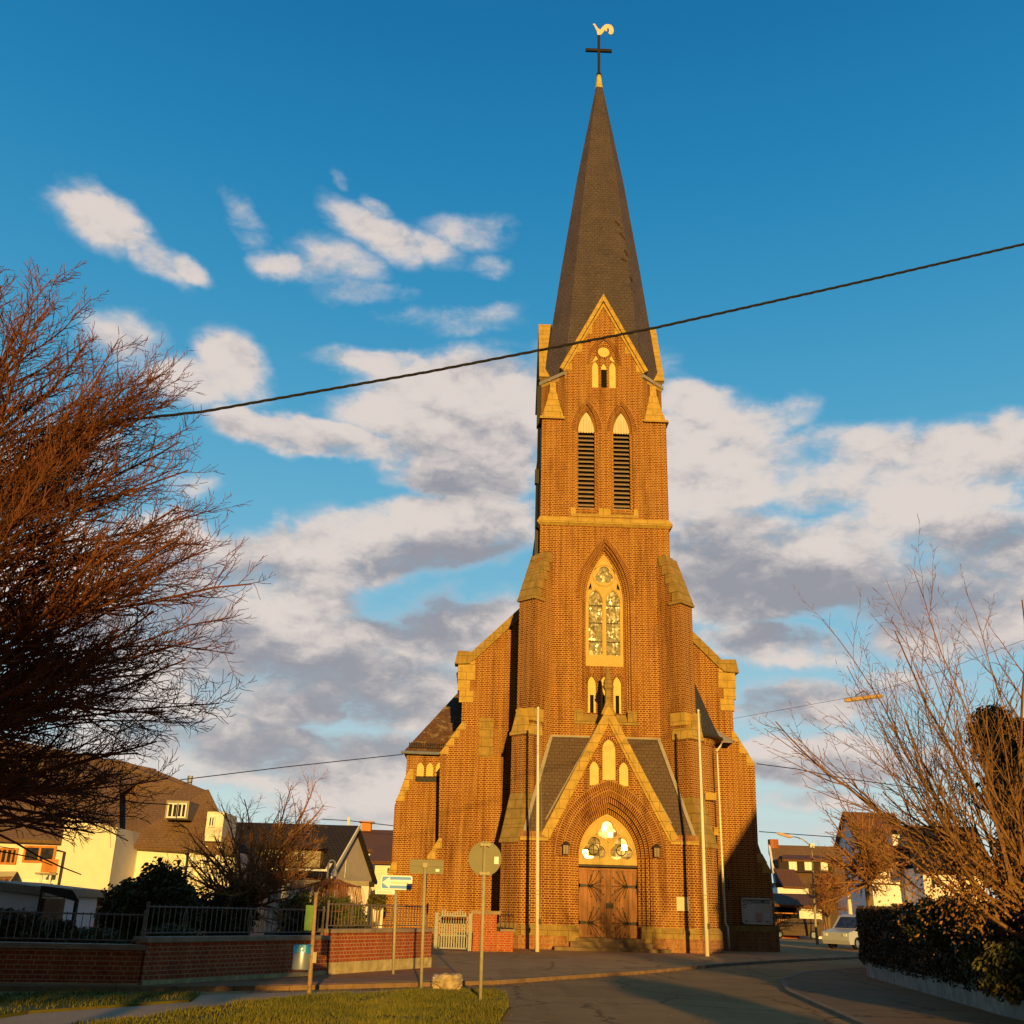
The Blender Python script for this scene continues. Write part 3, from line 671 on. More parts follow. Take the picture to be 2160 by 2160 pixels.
part(m, 'slipped_slates', plain('slate_gap', (.05, .032, .02), .9), spire)
m = MB(); m.lathe([(.27, 51.45), (.24, 51.7), (.14, 52.55), (.13, 52.6)], AXX, TC, 8); part(m, 'spire_tip', M_TIP)
m = MB(); m.lathe([(.16, 52.6), (.16, 52.75), (.1, 52.8)], AXX, TC, 8); m.box(AXX-.085, TC-.08, 52.7, AXX+.085, TC+.08, 56.0); m.box(AXX-.88, TC-.07, 54.62, AXX+.86, TC+.07, 54.84)
cross = part(m, 'spire_cross', M_BLK)
m = MB(); CZ = 56.0
body = [(-.02, 0), (.16, .08), (.30, .30), (.40, .50), (.46, .36), (.56, .42), (.54, .62), (.66, .64), (.70, .44), (.64, .22), (.78, .10), (.94, .20), (1.0, .44), (.96, .74), (.84, .94), (.62, 1.02), (.42, .96), (.24, .74), (.12, .52), (0, .56), (-.12, .72), (-.24, .98), (-.34, 1.02), (-.40, .92), (-.30, .84), (-.22, .6), (-.12, .36), (-.1, .1)]
m.plate([(x+AXX, z+CZ) for x, z in body[::1]], (), TC-.04, TC+.04)
m.tube([(AXX, TC, CZ), (AXX, TC, CZ+.2)], .04, 6)
part(m, 'weathercock', M_GOLD, cross)
# --- diagonal tower buttresses
def dbut(sx):
    k = .70711; C0 = Vector((sx*HW+OX, YT, 0)); D = Vector((sx*k, -k, 0)); T = Vector((k, sx*k, 0))  # T points rightwards
    def rect(L, w_, z, back=-.8): 
        P = [C0+D*back-T*w_/2, C0+D*L-T*w_/2, C0+D*L+T*w_/2, C0+D*back+T*w_/2]
        P = [Vector((q.x, q.y, z)) for q in P]
        # make counter-clockwise seen from above
        A = sum(P[i].x*P[(i+1) % 4].y-P[(i+1) % 4].x*P[i].y for i in range(4))
        return P if A > 0 else P[::-1]
    L1, L2, L3 = .86, 1.14, 1.62
    m = MB(); w_ = 1.0
    m.hull(rect(L3, w_+.1, .0), rect(L3, w_+.1, 4.55)); m.hull(rect(L2, w_+.04, 4.55), rect(L2, w_+.04, 9.35)); m.hull(rect(L1, w_, 9.35), rect(L1, w_, 15.9))
    # stepped brick under the weathering
    for j in range(5):
        z0 = 15.9+j*.44; m.hull(rect(L1-.10-j*.15, w_-.02, z0+.001), rect(L1-.10-j*.15, w_-.02, z0+.44))
    o = part(m, 'tower_buttress', M_BR)
    m = MB()
    m.hull(rect(L1+.11, w_+.16, 15.78, .2), rect(L1+.11, w_+.16, 15.9, .2))
    n = 5
    for j in range(n):
        z0 = 15.905+j*.5; l0 = L1+.09-j*.19; l1 = l0-.175
        m.hull(rect(l0, w_+.1, z0, l0-.55 if l0 > .2 else -.3), rect(l1, w_+.1-.0, z0+.485, l1-.34 if l1 > .1 else -.35))
    m.hull(rect(-.02, w_*.9, 18.0, -.5), rect(-.1, .8, 18.5, -.5))
    part(m, 'weathering_stone', M_ST2, o)
    m = MB()   # gablet offset
    m.hull(rect(L2+.10, w_+.16, 9.22, .2), rect(L2+.10, w_+.16, 9.36, .2))
    m.hull(rect(L2+.08, w_+.14, 9.361, .2), rect(L1+.02, w_+.02, 9.75, .2))
    A = C0+D*(L2+.12); B = C0+D*(L1-.3)
    for (hw_, zt, oy) in ((.46, 10.45, 0),):
        tri = [(-hw_, 9.37), (hw_, 9.37), (.1, zt), (-.1, zt)]
        m.hull([A+T*x+Vector((0, 0, z)) for x, z in tri] if sx > 0 else [A+T*x+Vector((0, 0, z)) for x, z in tri], [B+T*x+Vector((0, 0, z)) for x, z in tri])
    m.hull(rect(L1+.05, w_+.05, 9.9, .1), rect(L1+.05, w_+.05, 10.5, .1))
    part(m, 'gablet_stone', M_ST, o)
    m = MB()
    m.hull(rect(L3+.10, w_+.2, 4.42, .2), rect(L3+.10, w_+.2, 4.56, .2))
    m.hull(rect(L3+.08, w_+.16, 4.561, .6), rect(L2+.38, w_+.12, 5.2, .6)); m.hull(rect(L2+.375, w_+.12, 5.21, .6), rect(L2+.2, w_+.08, 5.9, .6)); m.hull(rect(L2+.195, w_+.08, 5.91, .6), rect(L2+.01, w_+.05, 6.6, .6))
    part(m, 'weathering_stone', M_ST2, o)
    m = MB(); m.hull(rect(L3+.10, w_+.3, .62, .3), rect(L3+.10, w_+.3, .92, .3)); m.hull(rect(L3+.10, w_+.3, .921, .3), rect(L3+.01, w_+.12, 1.08, .3)); part(m, 'plinth_stone', M_ST2, o)
    m = MB(); m.hull(rect(L3+.12, w_+.32, 0, .3), rect(L3+.12, w_+.32, .62, .3)); part(m, 'plinth_base', M_RUB, o)
dbut(-1); dbut(1)
# --- porch
PW = 3.95
spr = 3.9
o1 = arch(0, 1.62, .55, spr, 6.25, 16)
m = MB()
m.plate([(-PW, 0), (PW, 0), (PW, 4.62), (2.78, 4.62), (0, 9.95), (-2.78, 4.62), (-PW, 4.62)], [arch(0, 1.78, .35, spr, 6.5, 16)], YP, YP+.16)
m.plate([(-PW, 0), (PW, 0), (PW, 4.5), (-PW, 4.5)], [arch(0, 1.62, .35, spr, 4.45, 4)], YP+.161, YP+.9) if False else None
for (hw_, za, y0, y1) in ((1.62, 6.25, .161, .36), (1.46, 6.02, .361, .56), (1.31, 5.79, .561, .95)):
    m.plate(arch(0, 1.95, .3, spr, 6.7, 16), [arch(0, hw_, .36, spr, za, 16)], YP+y0, YP+y1)
m.box(-PW, YP+.17, 0, -1.96, YT, 4.6); m.box(1.96, YP+.17, 0, PW, YT, 4.6)
porch = part(m, 'porch_wall', M_BR)
for (wa, za, wb, zb, y) in ((2.14, 6.92, 2.5, 7.22, -.035), (1.78, 6.5, 2.13, 6.9, -.02), (1.62, 6.25, 1.775, 6.49, .145), (1.46, 6.02, 1.615, 6.24, .345), (1.31, 5.79, 1.455, 6.01, .545)):
    m = MB(); ring(m, arcpts(0, wa, spr, za, 22), arcpts(0, wb, spr, zb, 22), YP+y, YP+max(y+.015, .02 if y < 0 else 0)); part1(m, 'portal_arch_bricks', M_VO, porch)
# lancet niches in the porch gable
m = MB()
for c, hw_, z0, zs, za in ((0, .29, 7.2, 8.55, 9.0), (-.67, .2, 6.95, 7.65, 8.0), (.67, .2, 6.95, 7.65, 8.0)):
    m.plate(arch(c, hw_, z0, zs, za, 8), (), YP-.006, YP+.02)
part(m, 'lancet_plaster', M_PL, porch)
m = MB()
for c, hw_, zs, za in ((0, .29, 8.55, 9.0), (-.67, .2, 7.65, 8.0), (.67, .2, 7.65, 8.0)): ring(m, arcpts(c, hw_, zs, za, 8), arcpts(c, hw_+.13, zs, za+.17, 8), YP-.025, YP+.02)
for c, hw_, z0, zs in ((0, .29, 7.25, 8.55), (-.67, .2, 7.0, 7.65), (.67, .2, 7.0, 7.65)):
    for s in (-1, 1):
        a, b_ = c+s*hw_, c+s*(hw_+.09); a, b_ = min(a, b_), max(a, b_)
        m.face([(a, YP-.025, z0), (b_, YP-.025, z0), (b_, YP-.025, zs), (a, YP-.025, zs)], [(0, 0), (0, .09), (zs-z0, .09), (zs-z0, 0)])
part(m, 'lancet_arch_bricks', M_VO, porch)
# gable coping, pinnacle
m = MB()
for s in (-1, 1):
    def rake(d0, d1, za_, zf_):
        dx, dz = 2.78, 5.33; L = hypot(dx, dz); nx, nz = dz/L, dx/L
        P = [(s*(2.78+nx*d0), 4.62+nz*d0), (0, 9.95+d0/nz), (0, 9.95+d1/nz), (s*(2.78+nx*d1), 4.62+nz*d1)]
        return P if s < 0 else P[::-1]
    m.plate(rake(-.11, .0, 0, 0), (), YP-.07, YP+.1); m.plate(rake(.002, .30, 0, 0), (), YP-.13, YP+.34)
    x0, x1 = (s*2.72, s*(PW+.02)); m.box(min(x0, x1), YP-.071, 4.50, max(x0, x1), YP+.05, 4.66)
part(m, 'porch_coping', M_ST, porch)
m = MB(); m.lathe([(.16, 10.2), (.15, 11.25), (.19, 11.3), (.26, 11.42), (.27, 11.5), (.2, 11.55), (.24, 11.62), (.15, 11.85), (.11, 12.2), (.10, 12.35)], 0, YP+.1, 8)
m.hull([(-.35, YP-.05, 10.15), (.35, YP-.05, 10.15), (.35, YP+.3, 10.15), (-.35, YP+.3, 10.15)], [(-.12, YP-.05, 10.7), (.12, YP-.05, 10.7), (.12, YP+.25, 10.7), (-.12, YP+.25, 10.7)])
part(m, 'pinnacle', M_ST2, porch)
# slate lean-to with cross gable
m = MB()
def quadprism(mb, P, t=.08):
    n = (Vector(P[1])-Vector(P[0])).cross(Vector(P[2])-Vector(P[0])).normalized()*t
    mb.hull([Vector(p)-n for p in P], [Vector(p) for p in P])
quadprism(m, [(-3.86, YP+.06, 4.85), (-2.90, YP+.06, 4.85), (-.48, YT-.01, 9.3), (-2.58, YT-.01, 9.3)]); quadprism(m, [(2.90, YP+.06, 4.85), (3.86, YP+.06, 4.85), (2.62, YT-.01, 9.3), (.48, YT-.01, 9.3)])
for s in (-1, 1):
    P = [(0, YP+.34, 10.28), (0, YT-.02, 10.28), (s*2.95, YT-.02, 4.9), (s*2.95, YP+.34, 4.9)]
    quadprism(m, P if s > 0 else P[::-1])
part(m, 'porch_roof', M_PS, porch)
m = MB()
for s in (-1, 1):
    a = Vector((s*3.86, YP+.03, 4.86)); b_ = Vector((s*2.62, YT-.03, 9.34)); x = Vector((-s*.16, 0, 0)); P = [a, a+x, b_+x, b_] if s < 0 else [a+x, a, b_, b_+x]
    n_ = Vector((0, -.05, .02)); m.hull([q-n_ for q in P], [q+n_ for q in P])
    for o_ in (.36, .52):
        a = Vector((s*(3.02+o_*.12), YP+o_*.6+.05, 4.98)); b_ = Vector((s*(.12), YP+o_+.1, 10.3)); m.tube([a, b_], .035, 5)
m.box(-2.6, YT-.05, 9.3, 2.66, YT+.0, 9.38)
part(m, 'lead_flashing', M_LEAD, porch)
m = MB(); m.box(-PW, YP-.02, 4.66, -2.85, YP+.3, 4.9); m.box(2.85, YP-.02, 4.66, PW, YP+.3, 4.9); part(m, 'eaves_board', M_RUB, porch)
# plinth
m = MB()
for s in (-1, 1):
    x0, x1 = s*1.86, s*(PW-.1); m.box(min(x0, x1), YP-.10, .62, max(x0, x1), YP+.02, .9); m.hull([(min(x0, x1), YP-.10, .901), (max(x0, x1), YP-.10, .901), (max(x0, x1), YP+.02, .901), (min(x0, x1), YP+.02, .901)], [(min(x0, x1), YP-.01, 1.05), (max(x0, x1), YP-.01, 1.05), (max(x0, x1), YP+.02, 1.05), (min(x0, x1), YP+.02, 1.05)])
    x0, x1 = s*1.34, s*1.855; m.box(min(x0, x1), YP-.13, .42, max(x0, x1), YP+.5, 1.07)
part(m, 'plinth_stone', M_ST2, porch)
m = MB(); m.box(-PW, YP-.12, 0, -1.6, YP+.01, .615); m.box(1.6, YP-.12, 0, PW, YP+.01, .615); part(m, 'plinth_base', M_RUB, porch)
# steps
m = MB(); m.box(-2.45, YP-1.0, 0, 2.45, YP+.1, .22); m.box(-1.75, YP-.55, .22, 1.75, YP+.5, .42); m.box(-1.5, YP-.16, .42, 1.5, YP+.95, .58); part(m, 'entrance_steps', M_STEP)
# door
YD = YP+.72
m = MB(); m.box(-1.31, YD+.08, .58, 1.31, YD+.16, 3.45)
for s in (-1, 1):
    for k in range(6): x = s*(.13+k*.195); m.box(min(x, x+s*.185), YD+.03, .6, max(x, x+s*.185), YD+.08, 3.36)
m.box(-.07, YD+.0, .6, .07, YD+.08, 3.3); m.box(-1.31, YD+.0, 3.34, 1.31, YD+.1, 3.42)
door = part(m, 'oak_double_door', M_WOOD)
def iron(sx, z):
    m = MB(); x0 = sx*1.26; y = YD+.02
    m.hull([(x0-.03, y-.02, z-.07), (x0+.03, y-.02, z-.07), (x0+.03, y+.01, z-.07), (x0-.03, y+.01, z-.07)], [(x0-.03, y-.02, z+.07), (x0+.03, y-.02, z+.07), (x0+.03, y+.01, z+.07), (x0-.03, y+.01, z+.07)])
    P = [(x0, z-.075), (x0-sx*.30, z-.055), (x0-sx*.42, z-.01), (x0-sx*.42, z+.01), (x0-sx*.30, z+.055), (x0, z+.075)]
    m.plate(P if sx < 0 else P[::-1], (), y-.02, y+.005)
    m.box(min(x0, x0+sx*.03), y-.02, z-.28, max(x0, x0+sx*.03), y+.0, z+.28)
    ends = [(.62, .62), (.86, .6), (.52, .42), (1.03, .36), (.96, .2), (1.05, 0), (.96, -.2), (1.06, -.36), (.52, -.45), (.76, -.6), (.93, -.58)]
    for ex, ez in ends:
        bx = .34; pts = []
        for k in range(7):
            u = k/6; px = bx+(ex-bx)*u; pz = ez*(u**1.7 if abs(ez) > .3 else u*u); pts.append((x0-sx*px, y-.012, z+pz))
        m.tube(pts, [.016-.007*k/6 for k in range(7)], 4)
        cx, cz = x0-sx*ex, z+ez; m.plate([(cx-.042, cz), (cx, cz-.048), (cx+.042, cz), (cx, cz+.048)], (), y-.025, y+.005)
    return part(m, 'door_ironwork', M_IRON, door)
for sx in (-1, 1):
    for z in (2.70, 1.18): iron(sx, z)
m = MB(); m.box(-.08, YD-.03, 1.78, .24, YD+.01, 2.0); m.plate([(.02, 2.0), (.14, 2.0), (.08, 2.1)], (), YD-.03, YD); m.tube([(.05, YD-.09, 1.9), (.18, YD-.09, 1.88)], .02, 6); part(m, 'door_lock', M_IRON, door)
m = MB(); m.box(-1.31, YD-.04, 3.5, 1.31, YD+.1, 3.58); part(m, 'door_lintel', M_IRON, door)
# tympanum
m = MB()
m.plate(arch(0, 1.31, 3.6, spr, 5.78, 16), [trefoil(0, 5.03, .19, .25), trefoil(-.61, 4.24, .25, .285), trefoil(.61, 4.24, .25, .285)]+[[(c-.06, z), (c+.06, z), (c, z+.11)] for c, z in ((0, 4.52), (-.50, 4.83), (.50, 4.83))], YD-.02, YD+.12)
for c, z, r_ in ((0, 5.03, .50), (-.61, 4.24, .60), (.61, 4.24, .60)):
    m.tube([(x, YD-.025, zz) for x, zz in circle(c, z, r_*.96+.03, 24)], .016, 4, closed=True)
    m.tube([(x, YD-.03, zz) for x, zz in trefoil(c, z, .2 if c else .16, r_-.2, n=30)], .022, 5, closed=True)
m.tube([(x, YD-.03, z) for x, z in arcpts(0, 1.25, spr, 5.68, 14)], .03, 5)
m.box(-1.31, YD-.10, 3.59, 1.31, YD+.1, 3.82)
tym = part(m, 'portal_tracery', M_TR)
for c, z, sd, tl in ((0, 5.02, 2, .010), (-.62, 4.22, 3, .03), (.62, 4.22, 4, .024)):
    glass_grid(tym, 'portal_glass', c-.52, c+.52, z-.52, z+.52, YD+.09, 4, 4, tl, seed=sd, diamond=False, mat=M_PG)
m = MB(); m.box(-1.2, YD+.105, 3.7, 1.2, YD+.118, 5.7); part(m, 'glass_backing', M_DARK, tym)
m = MB()
for c in (-.62, .62):
    m.tube([(x, YD+.06, z) for x, z in circle(c, 4.22, .22, 20)], .02, 4, closed=True)
    m.box(c-.012, YD+.05, 3.9, c+.012, YD+.07, 4.5); m.box(c-.3, YD+.05, 4.208, c+.3, YD+.07, 4.232)
part(m, 'glazing_bar', M_IRON, tym)
# --- nave front
def P2(l, Y): return [xz(a, b_, Y) for a, b_ in l]
def ccw(P):
    A = sum(P[k][0]*P[(k+1) % len(P)][1]-P[(k+1) % len(P)][0]*P[k][1] for k in range(len(P))); return P if A > 0 else P[::-1]
NL = [(-6.95, 13.2), (-3.0, 17.15), (3.0, 17.15), (7.0, 13.2)]
Lw = [(-6.9, 10.4)]+P2([(928, 1590), (925, 1772), (903, 1811)], YN); Lw.append((Lw[-1][0], 0))
Rw = P2([(1547, 1545), (1592, 1614), (1599, 1780), (1606, 1800), (1627, 1842), (1632, 1900)], YN); Rw.append((Rw[-1][0], 0))
m = MB(); outl = ccw([NL[0], NL[1], NL[2], NL[3]]+[(6.98, Rw[0][1])]+Rw+Lw[::-1])
m.plate(outl, (), YN, YN+.9)
m.box(-6.85, YN+.9, 0, 6.9, YN+22, 13.0)
# flat pilaster strips on the left
for a, b_, d in ((-6.6, -5.98, .10), (-5.3, -4.7, .06)): m.box(a, YN-d, 0, b_, YN+.01, 10.2)
nave = part(m, 'nave_wall', M_BR)
m = MB()
for k in range(4): m.box(-6.0, YN-.09, 8.75+k*.49, -5.27, YN+.01, 8.75+k*.49+.48)
part(m, 'stone_panel', M_ST2, nave)
m = MB()
for s in (-1, 1):
    a = Vector((s*6.45, 0, 13.85)); b_ = Vector((s*2.9, 0, 17.4)); n = Vector((s*.7071, 0, .7071))
    P = [(a.x, a.z-.28), (b_.x, b_.z-.28), (b_.x+n.x*.2, b_.z+n.z*.22), (a.x+n.x*.2, a.z+n.z*.22)]
    m.plate(ccw(P), (), YN-.12, YN+.75)
    P = [(s*6.2, 14.0), (s*6.72, 14.1), (s*7.25, 14.1), (s*7.38, 13.42), (s*7.1, 13.4), (s*6.6, 13.45)]
    m.plate(ccw(P), (), YN-.14, YN+.6)
part(m, 'nave_coping', M_ST2, nave)
m = MB()
for s in (-1, 1):
    for (x0, x1, z0, z1) in ((6.3, 7.2, 12.62, 13.4), (6.55, 7.18, 12.05, 12.61), (6.35, 7.08, 11.45, 12.04)): m.box(min(s*x0, s*x1), YN-.03, z0, max(s*x0, s*x1), YN+.5, z1)
    m.plate(ccw([(s*6.35, 13.41), (s*6.95, 13.41), (s*6.35, 13.95)]), (), YN-.03, YN+.1)
part(m, 'kneeler_stone', M_ST, nave)
def stepstones(mb, a, b_, n, wid, y0, y1):
    for k in range(n):
        u0, u1 = k/n, (k+1)/n; x0, z0 = a[0]+(b_[0]-a[0])*u0, a[1]+(b_[1]-a[1])*u0; x1, z1 = a[0]+(b_[0]-a[0])*u1, a[1]+(b_[1]-a[1])*u1
        s = 1 if b_[0] > a[0] else -1; xi = x0-s*wid*.3
        mb.plate(ccw([(x0+s*.03, z0-.02), (x1+s*.05, z1), (x1-s*wid, z1), (x1-s*wid, z0-.02)]), (), y0, y1)
m = MB()
stepstones(m, (-6.85, 10.45), Lw[1], 4, .42, YN-.035, YN+.92)
stepstones(m, (Lw[2][0]+.05, Lw[2][1]+.1), (Lw[3][0]-.05, Lw[3][1]), 2, .4, YN-.035, YN+.92)
stepstones(m, (6.95, Rw[0][1]+.1), Rw[1], 3, .42, YN-.035, YN+.92)
stepstones(m, Rw[3], Rw[4], 2, .45, YN-.035, YN+.92)
part(m, 'weathering_stone', M_ST, nave)
m = MB(); m.box(-6.0, YN-.10, .0, Rw[-1][0]+.14, YN+.95, .95); part(m, 'plinth_base', M_RUB, nave)
m = MB(); m.box(4.9, YN-.14, .95, Rw[-1][0]+.18, YN+.97, 1.2); part(m, 'plinth_stone', M_ST2, nave)
m = MB(); m.tube([(6.35, YN-.06, 3.3), (6.33, YN-.1, 3.0), (6.38, YN-.06, 2.75)], .03, 5); part(m, 'iron_anchor', M_IRON, nave)
m = MB()
for s in (-1, 1): quadprism(m, [(0, YN+.7, 20.0), (0, YN+22, 20.0), (s*7.2, YN+22, 13.0), (s*7.2, YN+.7, 13.0)] if s > 0 else [(0, YN+22, 20.0), (0, YN+.7, 20.0), (s*7.2, YN+.7, 13.0), (s*7.2, YN+22, 13.0)], .15)
part(m, 'nave_roof', M_SL2, nave)
# --- stair turret between tower buttress and nave
m = MB(); TX, TY, TR = 4.42, 52.2, 1.28; n = 28; H_ = 9.8
for k in range(n):
    t0, t1 = 2*pi*k/n, 2*pi*(k+1)/n; u0, u1 = TR*t0, TR*t1
    m.face([(TX+TR*cos(t0), TY+TR*sin(t0), 0), (TX+TR*cos(t1), TY+TR*sin(t1), 0), (TX+TR*cos(t1), TY+TR*sin(t1), H_), (TX+TR*cos(t0), TY+TR*sin(t0), H_)], [(u0, 0), (u1, 0), (u1, H_), (u0, H_)])
for z, r_ in ((9.4, 1.33), (9.56, 1.38)): 
    for k in range(n):
        t0, t1 = 2*pi*k/n, 2*pi*(k+1)/n
        m.face([(TX+r_*cos(t0), TY+r_*sin(t0), z), (TX+r_*cos(t1), TY+r_*sin(t1), z), (TX+r_*cos(t1), TY+r_*sin(t1), z+.15), (TX+r_*cos(t0), TY+r_*sin(t0), z+.15)], [(0, 0), (.2, 0), (.2, .1), (0, .1)])
        m.face([(TX+r_*cos(t0), TY+r_*sin(t0), z), (TX+.9*r_*cos(t0), TY+.9*r_*sin(t0), z), (TX+.9*r_*cos(t1), TY+.9*r_*sin(t1), z), (TX+r_*cos(t1), TY+r_*sin(t1), z)], [(0, 0), (.2, 0), (.2, .1), (0, .1)])
M_TB = brick('turret_brick', (.13, .028, .009), (.28, .078, .019), (.66, .39, .125), ms=.020, rowh=.098, bw=.29, uv=True)
tur = part(m, 'stair_turret', M_TB)
m = MB(); m.lathe([(1.86, 9.84), (1.66, 10.05), (1.36, 10.8), (.80, 12.2), (.4, 13.3), (.05, 14.3)], TX-.1, TY+.2, 28); part(m, 'turret_roof', M_SL2, tur)
m = MB(); m.lathe([(1.80, 9.72), (1.90, 9.75), (1.93, 9.84), (1.8, 9.86)], TX-.1, TY+.2, 28); part(m, 'turret_gutter', M_IRON, tur)
m = MB(); e_ = [at(1508, 1538, 52.95), at(1549, 1564, 52.95), at(1546, 1567, 51.9), at(1522, 1566, 51.9)]; quadprism(m, e_, .05); part(m, 'eaves_flashing', M_LEAD, tur)
m = MB(); e = [at(1522, 1566, 51.1), at(1520, 1574, 51.05), at(1512, 1584, 51.0), at(1512, 1590, 51.0)]; b1 = at(1535, 1958, 50.75); b1.z = max(b1.z, 1.2)
m.tube([tuple(q) for q in e]+[(e[-1].x+.02, 50.98, 5), (e[-1].x+.03, 50.95, 1.3), (e[-1].x+.12, 50.9, 1.1), (e[-1].x+.15, 50.9, .2)], .055, 8); part(m, 'downpipe', M_CRP, tur, smooth=True)
m = MB()
q0, q1 = at(1487, 1672, 50.95), at(1509, 1688, 50.95); m.box(q0.x, 50.9, q1.z, q1.x+.05, 51.3, q0.z)
q0, q1 = at(1505, 1745, 50.95), at(1513, 1762, 50.95); m.box(q0.x, 50.88, q1.z, q1.x+.05, 51.3, q0.z)
part(m, 'turret_stone', M_ST, tur)
# --- left transept behind
YA = 57.0
m = MB(); A_ = P2([(858, 1584), (858, 1630), (836, 1690), (832, 1700), (826, 1822), (812, 1862)], YA); A_.append((A_[-1][0], 0))
eL = xz(858, 1584, YA); eR = (-6.0, eL[1])
lanc = [arch(xz(c, 1670, YA)[0], .19, xz(c, 1637, YA)[1], xz(c, 1620, YA)[1], xz(c, 1607, YA)[1], 6) for c in (884, 904, 924)]
m.plate(ccw([eL]+A_[1:]+[(-6.0, 0), eR]), lanc, YA, YA+.2); m.box(A_[2][0]+.3, YA+.2, 0, -6.0, YA+9, eL[1]-.1) if False else None
m.box(eL[0]+.02, YA+.2, 0, -6.0, YA+8, eL[1]-.02)
tr = part(m, 'transept_wall', M_BR)
m = MB(); m.plate(ccw([(lanc[0][0][0]-.1, lanc[0][0][1]-.0), (lanc[2][1][0]+.1, lanc[0][0][1]-.0), (lanc[2][1][0]+.1, lanc[0][0][1]+1.1), (lanc[0][0][0]-.1, lanc[0][0][1]+1.1)]), (), YA+.12, YA+.19); part(m, 'lancet_plaster', M_PL, tr)
m = MB(); m.box(lanc[0][0][0]-.05, YA-.03, lanc[0][0][1]-.3, lanc[2][1][0]+.05, YA+.01, lanc[0][0][1]-.02); part(m, 'lancet_sill', M_SL2, tr)
m = MB(); stepstones(m, (A_[1][0]+.15, A_[1][1]+.2), A_[2], 3, .42, YA-.03, YA+.5); stepstones(m, (A_[4][0]+.05, A_[4][1]+.1), (A_[5][0], A_[5][1]), 2, .4, YA-.03, YA+.5); part(m, 'weathering_stone', M_ST, tr)
m = MB(); e0 = at(850, 1586, YA-.3); e1 = at(945, 1590, YA-.3); ap = at(974, 1452, YA+5); ap2 = Vector((ap.x+3, ap.y, ap.z)); e2 = Vector((e1.x+2.2, e1.y, e1.z))
m.hull([e0, e2, Vector((e2.x, YA+9, e0.z)), Vector((e0.x, YA+9, e0.z))], [ap, ap2, ap2+Vector((0, .2, 0)), ap+Vector((0, .2, 0))]); part(m, 'transept_roof', M_RT, tr)
m = MB(); m.tube([e0+Vector((-.1, -.06, -.02)), e2+Vector((-.3, -.06, -.02))], .08, 8); part(m, 'transept_gutter', M_ZINC, tr)
m = MB()
for k in range(26):
    u = k/25; q = e0.lerp(e1, u)+Vector((.3, .25, .35)); m.tube([q-Vector((0, 0, .15)), q+Vector((0, 0, .22))], .018, 4)
for dz in (.0, .2): m.tube([e0+Vector((.3, .25, .3+dz)), e1+Vector((.3, .25, .3+dz))], .02, 4)
part(m, 'snow_guard', M_IRON, tr)
# tower's dark downpipe on the left
m = MB(); x = -HW+OX-.12; m.tube([(x, YT+1.0, 28.4), (x, YT+.9, 26.2), (x+.02, YT+.9, 22), (x, YT+.9, 17.0)], .07, 6); m.box(x-.16, YT+.8, 22.6, x+.1, YT+1.1, 23.4); m.box(x-.1, YT+.7, 17.6, x+.1, YT+1.1, 20.1); m.box(x-.12, YT+.7, 25.9, x+.1, YT+1.1, 28.3); part(m, 'tower_downpipe', M_BLK)
# --- fittings on the church
def lantern(x, label):
    t = thing('wall_lantern', label, 'lantern', (x, YP, 3.9), 'lanterns beside the portal')
    m = MB(); m.hull([(x-.11, YP-.30, 3.95), (x+.11, YP-.30, 3.95), (x+.11, YP-.08, 3.95), (x-.11, YP-.08, 3.95)], [(x-.13, YP-.32, 4.32), (x+.13, YP-.32, 4.32), (x+.13, YP-.06, 4.32), (x-.13, YP-.06, 4.32)]); m.build('lamp_body', plain('amber_lantern_glass', (.16, .09, .04), .3), t)
    m = MB(); m.hull([(x-.2, YP-.39, 4.33), (x+.2, YP-.39, 4.33), (x+.2, YP, 4.33), (x-.2, YP, 4.33)], [(x-.04, YP-.22, 4.5), (x+.04, YP-.22, 4.5), (x+.04, YP-.15, 4.5), (x-.04, YP-.15, 4.5)]); m.build('lamp_cap', M_IRON, t)
    m = MB()
    for a in (-.12, 0, .12): m.box(x+a-.01, YP-.33, 3.93, x+a+.01, YP-.31, 4.33)
    m.box(x-.04, YP-.1, 4.05, x+.04, YP-.0, 4.2); m.build('lamp_frame', M_IRON, t)
lantern(-1.93-.02, 'small dark lantern on the brick wall left of the church door'); lantern(2.05, 'small dark lantern on the brick wall right of the church door')
m = MB(); m.box(2.9, YP-.03, 1.76, 3.42, YP+.01, 2.32); m.box(2.95, YP-.04, 1.8, 3.37, YP-.028, 2.28); o = m.build('wall_plaque', plain('pale_plaque', (.72, .64, .42), .6, .1)); tag(o, 'small square pale plaque on the church wall right of the door', 'plaque')
nb = thing('notice_board', 'wide framed notice board with pale papers on the shaded church wall', 'notice board', (7.6, YN-.1, 1.3))
q0 = at(1563, 1893, YN-.12); q1 = at(1630, 1951, YN-.12)
m = MB(); X0, X1, Z0, Z1 = q0.x, q1.x, q1.z, q0.z
for (a, b_, c, d) in ((X0, Z0, X1, Z0+.06), (X0, Z1-.06, X1, Z1), (X0, Z0, X0+.06, Z1), (X1-.06, Z0, X1, Z1)): m.box(a, YN-.16, b_, c, YN-.05, d)
m.build('board_frame', plain('white_frame', (.7, .66, .58), .5, .05), nb)
m = MB(); m.box(X0+.06, YN-.13, Z0+.06, X1-.06, YN-.06, Z1-.06); m.build('board_panel', plain('board_backing', (.62, .64, .62), .7, .12, 4), nb)
m = MB(); m.box(X0+.08, YN-.136, Z1-.24, X1-.08, YN-.131, Z1-.09); m.build('header_strip', plain('dark_green_strip', (.08, .12, .10), .6), nb)
m = MB()
for k in range(26):
    xx = X0+.12+k*.062
    if k in (6, 14, 15): continue
    m.box(xx, YN-.140, Z1-.2, xx+.04, YN-.137, Z1-.13)
m.build('header_lettering', plain('pale_letters', (.55, .56, .5), .7), nb)
